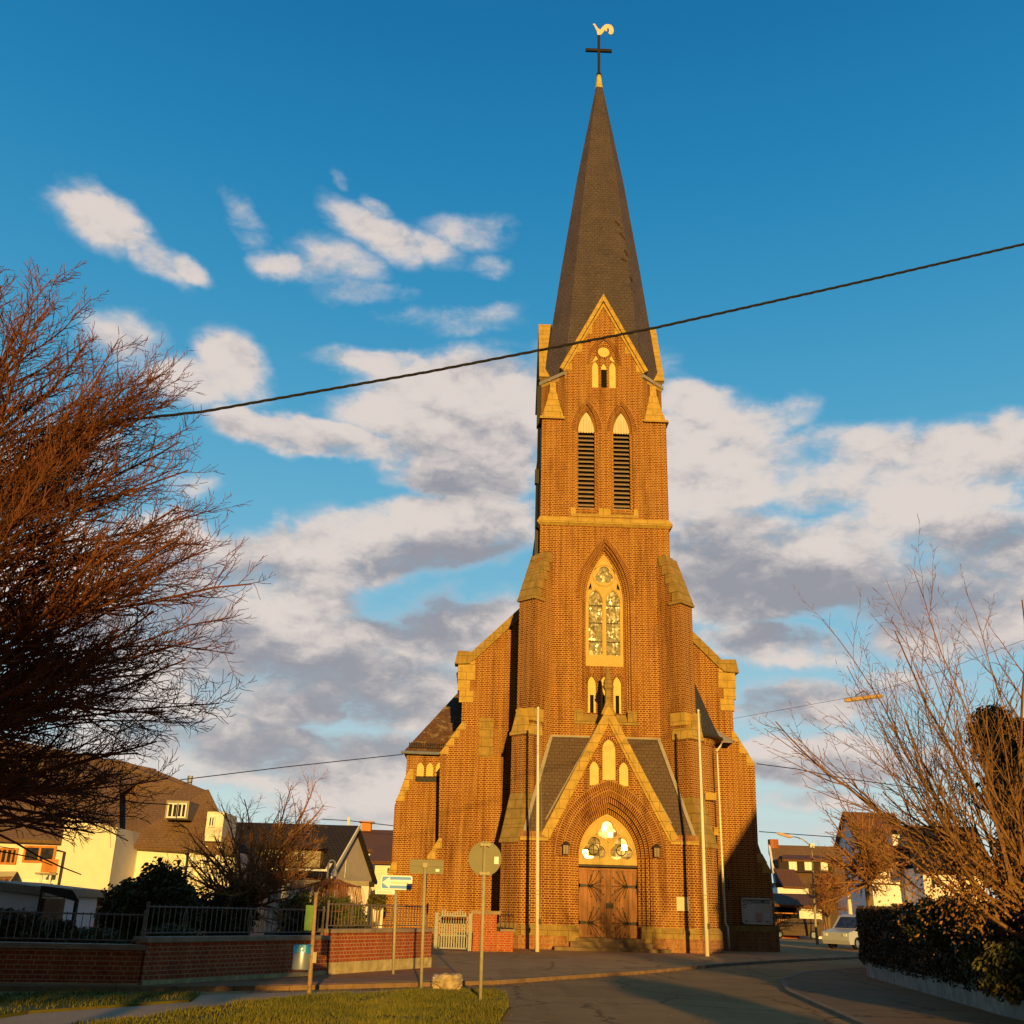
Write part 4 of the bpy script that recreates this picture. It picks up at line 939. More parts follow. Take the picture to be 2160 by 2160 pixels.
for (a, b_, c, d, col) in ((.12, .15, .62, .85, (.70, .71, .72)), (.66, .12, .98, .5, (.62, .42, .34)), (.66, .55, 1.2, .95, (.60, .63, .55)), (.12, .9, .55, 1.0, (.5, .5, .52)), (1.05, .15, 1.4, .5, (.66, .68, .66))):
    m = MB(); m.box(X0+a, YN-.137, Z0+b_, min(X0+c, X1-.08), YN-.131, Z0+d); m.build('pinned_paper', plain('paper', col, .8, .08, 20), nb)
m = MB()
for px_ in (.14, .75, 1.15): m.tube([(X0+px_, YN-.142, Z0+.13), (X0+px_+.12, YN-.142, Z0+.15)], .02, 5)
m.tube([(X0+.16+.1*cos(t_*.5), YN-.14, Z1-.38+.07*sin(t_*.5)) for t_ in range(12)], .012, 4); m.build('board_emblem', M_IRON, nb)
# ================================================================== GARDEN WALL, RAILINGS, GATE
M_REND = plain('rendered_footing', (.52, .42, .20), .95, .4, 3.5, bump=.4)
M_COPE = plain('coping_stone', (.34, .25, .17), .9, .3, 3)
M_RAIL = plain('weathered_rail_paint', (.20, .15, .12), .6, .25, 9)
def wallsec(A, B, h, foot, label):
    A = Vector((A[0], A[1], 0)); B = Vector((B[0], B[1], 0)); d = (B-A).normalized(); n = Vector((-d.y, d.x, 0)); z = lambda q: Vector((0, 0, q))
    t = thing('garden_wall', label, 'wall', tuple((A+B)/2), 'brick garden walls')
    def slab(o0, o1, z0, z1, e=0):
        P = [A-d*e+n*o0, B+d*e+n*o0, B+d*e+n*o1, A-d*e+n*o1]; return MB().hull([p+z(z0) for p in P], [p+z(z1) for p in P])
    slab(0, .3, foot, h, 0).build('brickwork', M_WB, t); slab(-.03, .33, 0, foot, .0).build('rendered_footing', M_REND, t); slab(-.06, .36, h, h+.09, .03).build('coping', M_COPE, t); return A, B, d, n
def railing(A, B, d, n, h, rh, label, step=.145):
    t = thing('railing', label, 'railing', tuple((A+B)/2+Vector((0, 0, h+.09))), 'iron railings on the garden wall')
    L = (B-A).length; o = n*.15; z0 = h+.16; m = MB()
    for zz, r in ((z0, .014), (z0+rh, .016)): m.tube([A+o+Vector((0, 0, zz)), B+o+Vector((0, 0, zz))], r, 5)
    m.build('rails', M_RAIL, t); m = MB(); k = 0; s = .2; random.seed(int(L*100))
    while s < L-.1:
        p = A+o+d*s; m.tube([p+Vector((0, 0, z0)), p+Vector((0, 0, z0+rh))], .009, 4)
        m.tube([p+Vector((0, 0, z0+rh)), p+Vector((0, 0, z0+rh+.035))], [.02, .004], 4)
        if k % 13 == 6:
            for sg in (-1, 1): m.tube([p+d*(sg*.06*sin(pi*u/8))+Vector((0, 0, z0+rh*u/8)) for u in range(9)], .008, 4)
        s += step; k += 1
    m.build('bars', M_RAIL, t)
    for q in (A+d*.04, B-d*.06):
        MB().tube([q+o+Vector((0, 0, h+.05)), q+o+Vector((0, 0, z0+rh+.09))], .03, 6).build('post', M_RAIL, t)
w1 = wallsec((-24, 19.2), (-11.98, 21.72), .70, .12, 'lowest shaded stretch of red brick garden wall, at the left edge')
w2 = wallsec((-11.94, 21.76), (-9.12, 26.5), .84, .16, 'middle shaded stretch of red brick garden wall behind the litter bin')
w3 = wallsec((-9.08, 26.56), (-6.88, 30.9), .98, .34, 'sunlit stretch of red brick garden wall with yellow rendered footing')
railing(*w1, .70, .46, 'iron railing on the lowest wall stretch at the left edge'); railing(*w2, .84, .48, 'iron railing on the shaded middle wall stretch'); railing(*w3, .98, .48, 'sunlit iron railing on the wall stretch by the gate')
# gate and pier by the church
M_GATE = plain('grey_gate_paint', (.36, .37, .34), .55, .12, 9)
G0 = at(918, 2010, 43.6); G1 = at(990, 2010, 43.6); gz = at(950, 1930, 43.6).z
t = thing('metal_gate', 'pale grey metal garden gate between the wall and the brick pier', 'gate', ((G0.x+G1.x)/2, 43.6, .08))
for x in (G0.x, G1.x): MB().box(x-.07, 43.53, .08, x+.07, 43.67, gz+.08).build('gate_post', M_GATE, t)
m = MB()
for z in (.16, .62, 1.12, gz-.02): m.box(G0.x+.1, 43.58, z-.025, G1.x-.1, 43.62, z+.025)
for x in (G0.x+.1, G1.x-.14): m.box(x, 43.58, .14, x+.045, 43.62, gz)
m.build('gate_frame', M_GATE, t); m = MB(); n = 11
for k in range(1, n): x = G0.x+.12+(G1.x-G0.x-.24)*k/n; m.box(x-.028, 43.55, .16, x+.028, 43.575, 1.5+.06*sin(k)); m.hull([(x-.045, 43.55, 1.05), (x+.045, 43.55, 1.05), (x+.045, 43.575, 1.05), (x-.045, 43.575, 1.05)], [(x-.02, 43.55, 1.3), (x+.02, 43.55, 1.3), (x+.02, 43.575, 1.3), (x-.02, 43.575, 1.3)])
m.build('gate_bars', M_GATE, t)
p0, p1 = at(996, 2010, 43.7), at(1046, 2010, 43.7); pz = at(1020, 1928, 43.7).z
t = thing('gate_pier', 'short red brick pier with stone cap beside the grey gate', 'pier', ((p0.x+p1.x)/2, 43.9, .08))
MB().box(p0.x, 43.7, .05, p1.x, 44.3, pz).build('brickwork', M_WB, t); MB().box(p0.x-.1, 43.6, pz, p1.x+.14, 44.4, pz+.12).build('pier_cap', M_COPE, t)
p2 = at(1072, 1965, 44.2)
t = thing('low_wall', 'low brick wall joining the gate pier to the church corner', 'wall', (p1.x+.4, 44.5, .08))
MB().box(p1.x+.01, 44.0, .05, p2.x+.2, 47.6, p2.z).build('brickwork', M_WB, t); MB().box(p1.x+.15, 43.95, p2.z, p2.x+.25, 47.6, p2.z+.09).build('coping', M_COPE, t)
t = thing('iron_panel', 'short dark wrought iron panel on the low wall by the church corner', 'railing', (p1.x+.5, 44.1, p2.z+.1)); m = MB(); za, zb = p2.z+.12, pz-.02; xa, xb = p1.x+.16, p2.x+.2
for a, b_ in (((xa, za), (xb, za)), ((xa, zb), (xb, zb)), ((xa, za), (xa, zb)), ((xb, za), (xb, zb)), (((xa*2+xb)/3, za), ((xa*2+xb)/3, zb)), (((xa+xb*2)/3, za), ((xa+xb*2)/3, zb))): m.tube([(a[0], 44.1, a[1]), (b_[0], 44.1, b_[1])], .018, 5)
m.tube([((xa+xb)/2+.09*cos(2*pi*k/12), 44.1, (za+zb)/2+.3*sin(2*pi*k/12)) for k in range(12)], .014, 4, closed=True); m.build('ironwork', M_BLK, t)
# ================================================================== SIGNS, POLES, BIN, ROCK
def pole(Y, base, top, r0, r1, parent, mat, name='post', sides=10, zb=0.0):
    a = at(*base, Y); b_ = at(*top, Y); a.z = zb; return MB().tube([a, (a+b_)/2, b_], [r0, (r0+r1)/2, r1], sides).build(name, mat, parent, True), a, b_
def textobj(s, size, loc, mat, parent, name='lettering', rotz=0):
    c = bpy.data.curves.new('txt', 'FONT'); c.body = s; c.size = size; c.align_x = 'CENTER'; c.align_y = 'CENTER'; c.extrude = .0015
    o = bpy.data.objects.new('txt', c); COL.objects.link(o); bpy.context.view_layer.update()
    me = bpy.data.meshes.new_from_object(o.evaluated_get(bpy.context.evaluated_depsgraph_get())); bpy.data.objects.remove(o)
    me.name = name; me.materials.clear(); me.materials.append(mat); me.transform(Matrix.Translation(loc) @ Matrix.Rotation(rotz, 4, 'Z') @ Matrix.Rotation(pi/2, 4, 'X'))
    q = bpy.data.objects.new(name, me); COL.objects.link(q)
    if parent: q.parent = parent; q.matrix_parent_inverse = Matrix.Translation(-parent.matrix_basis.translation)
    return q
def rrect(x0, z0, x1, z1, r, n=4):
    P = []
    for cx, cz, a0 in ((x1-r, z0+r, -90), (x1-r, z1-r, 0), (x0+r, z1-r, 90), (x0+r, z0+r, 180)):
        for k in range(n+1): a = radians(a0+90*k/n); P.append((cx+r*cos(a), cz+r*sin(a)))
    return P
M_BLUE = plain('sign_blue', (.0, .24, .95), .4, .04, spec=.5); M_WHS = plain('sign_white', (.80, .88, 1.0), .4, .03, spec=.5); M_LET = plain('pale_grey_letters', (.42, .40, .34), .6)
Y = 27.4; t = thing('one_way_sign', 'blue one-way sign with white left arrow and small street plate below', 'road sign', tuple(at(829, 2063, Y)))
_, a, b_ = pole(Y, (829, 2063), (835, 1882), .035, .035, t, M_GALV, zb=.05)
q0, q1 = at(805, 1846, Y), at(869, 1878, Y); x0, x1, z1, z0 = q0.x, q1.x, q0.z, q1.z
MB().plate(rrect(x0, z0, x1, z1, .05), (), Y-.07, Y-.05).build('sign_panel', M_WHS, t)
MB().plate(rrect(x0+.03, z0+.03, x1-.03, z1-.03, .03), (), Y-.076, Y-.071).build('blue_field', M_BLUE, t)
zc = (z0+z1)/2; hh = (z1-z0)
m = MB(); m.plate([(x0+.03, zc), (x0+.22, zc-hh*.40), (x0+.22, zc-hh*.2), (x1-.03, zc-hh*.2), (x1-.03, zc+hh*.2), (x0+.22, zc+hh*.2), (x0+.22, zc+hh*.40)], (), Y-.082, Y-.077); m.build('arrow', M_WHS, t)
textobj('Einbahnstraße', .075, ((x0+x1)/2+.08, Y-.084, zc), M_LET, t)
q0, q1 = at(793, 1873, Y), at(833, 1887, Y); MB().plate(rrect(q0.x, q1.z, q1.x, q0.z-.04, .02), (), Y-.1, Y-.086).build('street_plate', M_WHS, t)
textobj('Schillerstr.', .1, ((q0.x+q1.x)/2, Y-.102, (q0.z+q1.z)/2-.02), M_LET, t)
Y = 23.6; t = thing('rectangular_sign', 'back of a wide rectangular grey road sign on a post', 'road sign', tuple(at(888, 2090, Y)))
_, a, b_ = pole(Y, (888, 2090), (897, 1825), .034, .034, t, M_GALV)
q0, q1 = at(865, 1812, Y), at(935, 1844, Y); MB().plate(rrect(q0.x, q1.z, q1.x, q0.z, .03), (), Y+.04, Y+.06).build('sign_panel', M_GRY, t)
zc = (q0.z+q1.z)/2+.02; MB().box(q0.x+.02, Y+.015, zc-.012, q1.x-.02, Y+.039, zc+.012).build('panel_rail', M_GRY, t); MB().box(b_.x-.05, Y-.045, zc-.04, b_.x+.05, Y+.03, zc+.05).build('clamp', M_GALV, t)
MB().box(q1.x-.17, Y+.034, q1.z+.05, q1.x-.09, Y+.039, q1.z+.1).build('sticker', M_WHS, t)
Y = 20.8; t = thing('round_sign', 'back of a round grey road sign on a tall post in the grass', 'road sign', tuple(at(1013, 2117, Y)))
_, a, b_ = pole(Y, (1013, 2117), (1023, 1779), .034, .034, t, M_GALV)
c = at(1023, 1811, Y); MB().plate(circle(c.x, c.z, .315, 40), (), Y+.04, Y+.06).build('sign_panel', M_GRY, t)
for dz in (.25, -.27):
    m = MB(); m.box(c.x-.10, Y-.042, c.z+dz-.02, c.x+.10, Y+.039, c.z+dz+.02); m.box(c.x-.08, Y-.05, c.z+dz-.035, c.x-.055, Y+.0, c.z+dz+.035); m.box(c.x+.055, Y-.05, c.z+dz-.035, c.x+.08, Y+.0, c.z+dz+.035); m.build('clamp', M_GALV, t)
m = MB(); m.box(c.x+.18, Y+.033, c.z-.09, c.x+.26, Y+.039, c.z+.04); m.build('sticker', M_WHS, t)
Y = 20.7; t = thing('bin_post', 'leaning wooden brown post with a green plate, litter bin beside it', 'post', tuple(at(651, 2108, Y)))
M_POSTB = plain('brown_post', (.42, .27, .14), .8, .3, 12)
_, a, b_ = pole(Y, (651, 2108), (667, 1882), .045, .03, t, M_POSTB)
q0, q1 = at(646, 1909, Y), at(662, 1963, Y); MB().box(q0.x, Y-.01, q1.z, q1.x, Y+.02, q0.z).build('green_plate', plain('green_plate_paint', (.10, .24, .05), .5, .1), t)
t = thing('litter_bin', 'round galvanised litter bin with blue bag hanging on the brown post', 'litter bin', tuple(at(637, 2045, Y)))
q0, q1 = at(620, 1996, Y), at(654, 2046, Y); cx = (q0.x+q1.x)/2; rr = (q1.x-q0.x)/2
MB().lathe([(rr*.96, q1.z), (rr, q1.z+.02), (rr, q0.z-.02), (rr*.98, q0.z)], cx, Y, 28).build('bin_body', M_ZINC, t, True)
m = MB(); random.seed(5); n = 28
for k in range(n):
    t0, t1 = 2*pi*k/n, 2*pi*(k+1)/n; R1 = rr*1.05+.008*sin(5*t0); R2 = rr*1.05+.008*sin(5*t1); za = q0.z-.10+.02*sin(3*t0); zb = q0.z-.10+.02*sin(3*t1)
    m.face([(cx+R1*cos(t0), Y+R1*sin(t0), za), (cx+R2*cos(t1), Y+R2*sin(t1), zb), (cx+R2*.96*cos(t1), Y+R2*.96*sin(t1), q0.z+.03), (cx+R1*.96*cos(t0), Y+R1*.96*sin(t0), q0.z+.03)])
m.build('bin_bag', plain('blue_bag', (.02, .30, .85), .4, .4, 30, spec=.5), t); MB().box(cx+rr*.7, Y-.03, q1.z+.12, cx+rr+.10, Y+.03, q1.z+.30).build('bin_bracket', M_GALV, t)
# rock
import bmesh
bm = bmesh.new(); bmesh.ops.create_icosphere(bm, subdivisions=4, radius=1); rk = random.Random(4)
from mathutils import noise as mn
for v in bm.verts:
    d = v.co.copy(); s = 1+.22*mn.noise(d*1.7)+.12*mn.noise(d*4)+.06*abs(mn.noise(d*9)); sq = max(abs(d.x), abs(d.y)*.9, abs(d.z)); s *= .72/max(sq, .72)*.75+.4
    v.co = Vector((d.x*s*.34, d.y*s*.24, d.z*s*.18))
me = bpy.data.meshes.new('rock'); bm.to_mesh(me); bm.free(); me.materials.append(plain('yellow_rock', (.46, .33, .16), .9, .5, 9, c2=(.72, .58, .36), bump=.6)); rock = bpy.data.objects.new('rock', me); COL.objects.link(rock)
p = at(944, 2088, 24.2); rock.location = (p.x, 24.2, .13); tag(rock, 'rough yellow stone block lying at the grass edge', 'rock')
# flagpoles
for (Y, bx, tx, tl, lab) in ((44.6, (1133, 2018), (1135, 1495), 0, 'white flagpole left of the church door'), (44.9, (1492, 2020), (1473, 1500), 1, 'white flagpole right of the church door')):
    t = thing('flagpole', lab, 'flagpole', tuple(at(*bx, Y)), 'flagpoles in front of the church'); _, a, b_ = pole(Y, bx, tx, .088, .045, t, M_WHP, 'pole', 12, .08)
    m = MB()
    for z in (2.2, 2.35, b_.z-1.6): 
        u = (z-a.z)/(b_.z-a.z); q = a.lerp(b_, u); r = .092-.04*u; m.tube([q, q+Vector((0, 0, .03))], r, 10)
    m.build('pole_band', M_GALV, t); MB().lathe([(.06, b_.z), (.055, b_.z+.05), (.02, b_.z+.08)], b_.x, b_.y, 10).build('pole_cap', M_WHP, t)
    MB().tube([(a.x+.10, a.y-.09, 1.2), (a.x+.13, a.y-.10, 4), (b_.x+.07, b_.y-.06, b_.z-.1)], .008, 4).build('halyard', M_GALV, t); MB().box(a.x+.04, a.y-.14, 1.1, a.x+.13, a.y-.07, 1.3).build('cleat', M_IRON, t)
# ================================================================== CABLES AND HANGING LAMP
M_CAB = plain('black_cable', (.02, .018, .018), .7)
P = [at(-400, 960, 15), at(430, 868, 15), at(900, 785, 15), at(1380, 692, 15), at(1800, 598, 15), at(2160, 515, 15), at(2600, 400, 15)]
m = MB(); pts = []
for k in range(len(P)-1):
    for j in range(60): pts.append(P[k].lerp(P[k+1], j/60))
for ph in (0, pi*2/3, pi*4/3):
    m.tube([p_+Vector((0, cos(i*.55+ph), sin(i*.55+ph)))*.013 for i, p_ in enumerate(pts)], .013, 5)
tag(m.build('overhead_cable', M_CAB), 'thick twisted black cable crossing the sky in front of the spire', 'cable')
def wire(pts, r, label, Ys):
    Q = [at(p[0], p[1], y) for p, y in zip(pts, Ys)] ; o = MB().tube(Q, r, 4).build('thin_wire', M_CAB); return tag(o, label, 'wire', 'thin wires in the distance')
wire([(380, 1645), (600, 1618), (851, 1591)], .022, 'thin wire from the left transept eaves to the left', [50, 53, 56.5])
wire([(1596, 1611), (1680, 1622), (1770, 1640), (2000, 1672)], .022, 'thin wire running right from the church buttress', [53, 53, 53, 53])
wire([(1545, 1516), (1700, 1488), (1822, 1466), (1960, 1425), (2200, 1335)], .008, 'thin wire carrying the hanging street lamp', [53, 48, 44, 44, 44])
wire([(1601, 1754), (1680, 1760), (1780, 1767)], .03, 'thin wire above the distant houses right of the church', [80, 80, 80]); wire([(680, 1728), (735, 1731), (832, 1742)], .03, 'thin wire above the brown roof left of the church', [84, 84, 84])
Y = 44; a, b_ = at(1781, 1478, Y), at(1862, 1467, Y); t = thing('hanging_lamp', 'long tube street lamp hanging from a wire above the street', 'street lamp', tuple((a+b_)/2))
MB().tube([a, a.lerp(b_, .05), a.lerp(b_, .95), b_], [.04, .09, .09, .04], 8).build('lamp_housing', plain('lamp_housing_paint', (.55, .38, .2), .5), t)
c = (a+b_)/2; m = MB(); m.tube([c+Vector((-.35, 0, .08)), c+Vector((0, 0, .3)), c+Vector((.35, 0, .08))], .02, 4); m.build('lamp_hanger', M_IRON, t)
# ================================================================== HOUSES
M_YW = plain('cream_render', (.88, .84, .74), .9, .06, 2); M_WW = plain('white_render', (.90, .90, .92), .9, .06, 2); M_LIL = plain('pinkish_render', (.92, .80, .80), .9, .06, 2)
M_BRT = tiles('brown_roof_tiles', (.18, .085, .045), (.23, .11, .06), .3, .25, gap=.02); M_DKT = tiles('black_roof_tiles', (.035, .028, .026), (.05, .04, .036), .3, .25, gap=.02); M_MANS = tiles('weathered_mansard_tiles', (.19, .115, .065), (.25, .155, .09), .16, .2, gap=.006)
M_ORW = plain('orange_wood', (.55, .22, .05), .6, .25, 4, streak=True); M_GRW = plain('grey_cladding', (.34, .30, .22), .8, .15, 4)
def pbox(name, mat, par, x0, y0, x1, y1, Y, dep, zb=None, off=0):
    a, b_ = at(x0, y0, Y), at(x1, y1, Y); z0 = b_.z if zb is None else zb
    return MB().box(a.x, Y-off, z0, b_.x, Y+dep, a.z).build(name, mat, par)
def slab(name, mat, par, pts, t=.15):
    """pts: list of (px,py,Y)"""
    m = MB(); quadprism(m, [at(*p) for p in pts], t); return m.build(name, mat, par)
def window(par, x0, y0, x1, y1, Y, fr=.09, mat=None, name='window', bars=1, fmat=None):
    a, b_ = at(x0, y0, Y), at(x1, y1, Y); X0, X1, Z0, Z1 = a.x, b_.x, b_.z, a.z; m = MB()
    for q in ((X0, Z0, X1, Z0+fr), (X0, Z1-fr, X1, Z1), (X0, Z0+fr, X0+fr, Z1-fr), (X1-fr, Z0+fr, X1, Z1-fr)): m.box(q[0], Y-.09, q[1], q[2], Y+.04, q[3])
    for k in range(bars): xx = X0+(X1-X0)*(k+1)/(bars+1); m.box(xx-fr/2, Y-.08, Z0+fr, xx+fr/2, Y+.04, Z1-fr)
    o = m.build(name, fmat or M_WW, par); g = MB().box(X0+fr, Y-.04, Z0+fr, X1-fr, Y+.03, Z1-fr).build('pane', mat or M_HG, None); g.parent = o; g.matrix_parent_inverse = Matrix.Identity(4); return o
# house A, left edge
Y = 46
A = thing('mansard_house', 'large cream house with brown mansard roof and projecting white wing, far left', 'house', tuple(at(240, 1910, Y))); A.location.z = 0
pbox('wall', M_YW, A, -60, 1762, 150, 1900, Y, 9, 0); pbox('wall', M_YW, A, 245, 1790, 487, 1900, Y+1.5, 8, 0)
w_ = MB(); a0, a1 = at(140, 1722, Y-1.5), at(248, 1746, Y-1.5); w_.hull([(a0.x, Y-1.5, 0), (a1.x, Y-1.5, 0), (a1.x, Y+3, 0), (a0.x, Y+3, 0)], [(a0.x, Y-1.5, a0.z), (a1.x, Y-1.5, a1.z), (a1.x, Y+3, a1.z), (a0.x, Y+3, a0.z)]); w_.build('projecting_wing', M_YW, A)
q = at(136, 1797, Y-1.6); q2 = at(128, 1880, Y-1.6); MB().tube([(q.x-.3, q.y, q.z+.05), (q.x, q.y, q.z), (q.x-.02, q.y, 1)], .05, 6).build('downpipe', M_IRON, A)
slab('roof', M_MANS, A, [(-80, 1766, Y-.5), (252, 1778, Y-.5), (252, 1640, Y+4.5), (-80, 1600, Y+4.5)])
slab('mansard_roof', M_MANS, A, [(245, 1782, Y+.9), (505, 1800, Y+.9), (440, 1665, Y+4), (245, 1700, Y+4)]); slab('roof', M_MANS, A, [(240, 1705, Y+3.9), (438, 1668, Y+3.9), (330, 1625, Y+6.5), (240, 1600, Y+6.5)]); slab('roof', M_MANS, A, [(-80, 1650, Y+3.6), (250, 1670, Y+3.6), (330, 1622, Y+6.5), (-80, 1540, Y+6.5)])
window(A, -4, 1788, 34, 1824, Y, .08, bars=3, fmat=M_ORW); window(A, 54, 1783, 115, 1821, Y, .09, bars=1, fmat=M_ORW); window(A, 40, 1858, 110, 1905, Y, .07, bars=2, fmat=M_WW)
pbox('balcony_board', M_ORW, A, 90, 1812, 126, 1841, Y-1.2, .1); MB().box(at(78, 1842, Y-1.3).x, Y-1.5, at(78, 1846, Y).z, at(126, 1842, Y-1.3).x, Y, at(78, 1842, Y).z).build('porch_roof', M_GRW, A)
m = MB()
for x in (88, 107): q = at(x, 1845, Y-1.3); m.tube([(q.x, Y-1.3, q.z), (q.x, Y-1.3, 0)], .05, 6)
m.build('porch_post', M_WW, A)
for (x0, y0, x1, y1) in ((352, 1688, 395, 1728),): pbox('dormer', M_GRW, A, x0, y0, x1, y1, Y+1.4, 2.5); window(A, x0+4, y0+6, x0+22, y1-2, Y+1.35, .06); window(A, x0+24, y0+6, x1-3, y1-2, Y+1.35, .06)
d_ = pbox('dormer', M_YW, A, 438, 1712, 466, 1775, Y+1.0, 2.5); window(A, 442, 1722, 452, 1745, Y+.95, .05)
m = MB()
for x in (412, 440, 468): q = at(x, 1786, Y+1.4); m.box(q.x-.12, Y+1.1, 1.2, q.x+.05, Y+1.5, q.z)
m.build('pilaster', M_WW, A); window(A, 392, 1793, 408, 1850, Y+1.48, .08)
slab('glass_porch', M_HG, A, [(0, 1868, Y-3), (12, 1868, Y-3), (36, 1838, Y-.1), (-20, 1838, Y-.1)], .05); q = at(400, 1648, Y+5); MB().tube([(q.x, q.y, q.z-1.2), (q.x, q.y, q.z+.25)], .13, 8).build('flue', M_ZINC, A)
# garage and its bits
t = thing('white_garage', 'low flat roofed white garage at the left edge', 'garage', tuple(at(40, 1910, 36))); t.location.z = 0
a0, a1 = at(-60, 1872, 34), at(86, 1890, 34); MB().hull([(a0.x, 34, 0), (a1.x, 34, 0), (a1.x, 39, 0), (a0.x, 39, 0)], [(a0.x, 34, a0.z), (a1.x, 34, a1.z), (a1.x, 39, a1.z), (a0.x, 39, a0.z)]).build('wall', M_WW, t); MB().hull([(a0.x, 33.8, a0.z+.01), (a1.x+.2, 33.8, a1.z+.01), (a1.x+.2, 39.2, a1.z+.01), (a0.x, 39.2, a0.z+.01)], [(a0.x, 33.8, a0.z+.25), (a1.x+.2, 33.8, a1.z+.25), (a1.x+.2, 39.2, a1.z+.25), (a0.x, 39.2, a0.z+.25)]).build('flat_roof', M_GRW, t)
t = thing('garden_shed', 'small brown wooden garden shed with an arched roof behind the railing', 'shed', tuple(at(125, 1930, 32))); t.location.z = 0
a0, a1 = at(86, 1872, 33), at(162, 1930, 33); MB().box(a0.x, 33, 0, a1.x-1.0, 34.6, a0.z-.3).build('wall', plain('brown_boards', (.16, .085, .04), .8, .3, 4, streak=True), t)
m = MB(); x0, x1, zt = a1.x-1.15, a1.x, a0.z; m.plate([(x0, .1), (x1, .1), (x1, zt-.3), (x1-.2, zt-.05), (x1-.5, zt), (x0, zt+.05)], [[(x0+.08, .9), (x1-.1, .9), (x1-.1, zt-.35), (x0+.08, zt-.12)]], 32.9, 33); m.build('glazed_frame', M_IRON, t)
t = thing('log_store', 'small red tiled wood store beside the white wing', 'shed', tuple(at(200, 1930, 40))); t.location.z = 0
pbox('wall', M_RUB, t, 176, 1913, 222, 1950, 40, 1.5, 0); pbox('wooden_front', plain('red_boards', (.32, .10, .04), .8, .3, 3), t, 184, 1891, 216, 1912, 40.02, 1.2); slab('roof', M_BRT, t, [(168, 1892, 39.6), (224, 1892, 39.6), (224, 1884, 41.8), (168, 1884, 41.8)], .08)
# house B, black roof
Y = 62
B = thing('black_roof_house', 'pale house with steep black roof and lilac gable behind the hedge', 'house', tuple(at(600, 1910, Y))); B.location.z = 0
a = at(440, 1835, Y); b_ = at(692, 1835, Y); XL, XR, ZE = a.x, b_.x, b_.z; ap = at(733, 1741, Y+4.6); ZR = ap.z
MB().box(XL, Y, 0, XR-.05, Y+9.0, ZE).build('wall', M_YW, B)
def skew(mb):
    mb.v = [(x+max(0, y-Y)*.17*(1 if x > XR-1 else 0), y, z) for x, y, z in mb.v]; return mb
m = MB(); m.hull([(XR-.2, Y, ZE), (XR-.2, Y+9.2, ZE), (XR-.2, Y+4.6, ZR-.25)][::-1], [(XR+.01, Y, ZE), (XR+.01, Y+9.2, ZE), (XR+.01, Y+4.6, ZR-.25)][::-1]); m.box(XR-.1, Y+.1, 0, XR+.012, Y+9.1, ZE); skew(m).build('gable_wall', M_LIL, B)
m = MB(); quadprism(m, [(XL-6, Y-.5, ZE-.35), (XR+.25, Y-.5, ZE-.35), (XR+.25, Y+4.6, ZR), (XL-6, Y+4.6, ZR)], .2); quadprism(m, [(XL-6, Y+4.6, ZR), (XR+.25, Y+4.6, ZR), (XR+.25, Y+9.7, ZE-.35), (XL-6, Y+9.7, ZE-.35)], .2); skew(m).build('roof', M_DKT, B)
m = MB(); m.hull([(XR+.26, Y-.5, ZE-.5), (XR+.33, Y-.5, ZE-.5), (XR+.33, Y+4.6, ZR-.15), (XR+.26, Y+4.6, ZR-.15)], [(XR+.26, Y-.5, ZE-.2), (XR+.33, Y-.5, ZE-.2), (XR+.33, Y+4.6, ZR+.1), (XR+.26, Y+4.6, ZR+.1)]); skew(m).build('bargeboard', M_WW, B)
dd = pbox('dormer', M_GRW, B, 545, 1792, 674, 1830, Y+.1, 3.5); pbox('dormer_roof', M_DKT, B, 538, 1782, 680, 1791, Y-.25, 4.2)
for x in (580, 628): window(B, x, 1798, x+14, 1817, Y+.05, .06)
pbox('gutter', M_ZINC, B, 440, 1831, 693, 1834, Y-.62, .12)
xw = XR+.03; q = at(720, 1815, Y+3.5)
m = MB(); m.box(XR+.005, Y+3.2, q.z-1.0, xw, Y+4.2, q.z); skew(m).build('gable_window', M_YW, B); window(B, 545, 1878, 573, 1908, Y-.02, .08)
# house C
Y = 84; Cc = thing('brown_roof_house', 'cream house with brown roof and small chimney left of the church', 'house', tuple(at(790, 1910, Y))); Cc.location.z = 0
pbox('wall', M_YW, Cc, 738, 1790, 860, 1900, Y, 9, 0); slab('roof', M_BRT, Cc, [(735, 1790, Y-.6), (862, 1794, Y-.6), (862, 1752, Y+5), (733, 1749, Y+5)], .25)
pbox('wing_wall', M_YW, Cc, 792, 1816, 862, 1900, Y-3.5, 3.4, 0); slab('wing_roof', M_BRT, Cc, [(773, 1816, Y-4.2), (866, 1818, Y-4.2), (866, 1785, Y-.1), (790, 1786, Y-.1)], .2)
window(Cc, 748, 1829, 763, 1848, Y-.02, .1); window(Cc, 815, 1828, 830, 1845, Y-3.52, .1)
m = MB(); q = at(773, 1748, Y+5); m.box(q.x-.4, Y+4.6, q.z-1, q.x+.4, Y+5.4, q.z+.45); m.box(q.x-.6, Y+4.4, q.z+.45, q.x+.6, Y+5.6, q.z+.55); m.build('chimney', M_ORW, Cc)
q = at(736, 1724, Y-1); MB().tube([(q.x, q.y, q.z-3), (q.x, q.y, q.z)], .11, 6).build('roof_mast', M_WHP, Cc)
t = thing('flat_canopy', 'grey flat canopy and white door post between the two houses', 'canopy', tuple(at(745, 1900, 58))); t.location.z = 0
pbox('canopy_roof', M_GRW, t, 712, 1857, 778, 1869, 58, 3); pbox('canopy_post', M_LIL, t, 762, 1869, 774, 1930, 58.1, .4, 0); pbox('door', plain('cream_door', (.6, .48, .3), .5), t, 748, 1874, 760, 1912, 58.6, .1, 0); pbox('side_wall', M_LIL, t, 735, 1870, 748, 1915, 58.5, .3, 0)
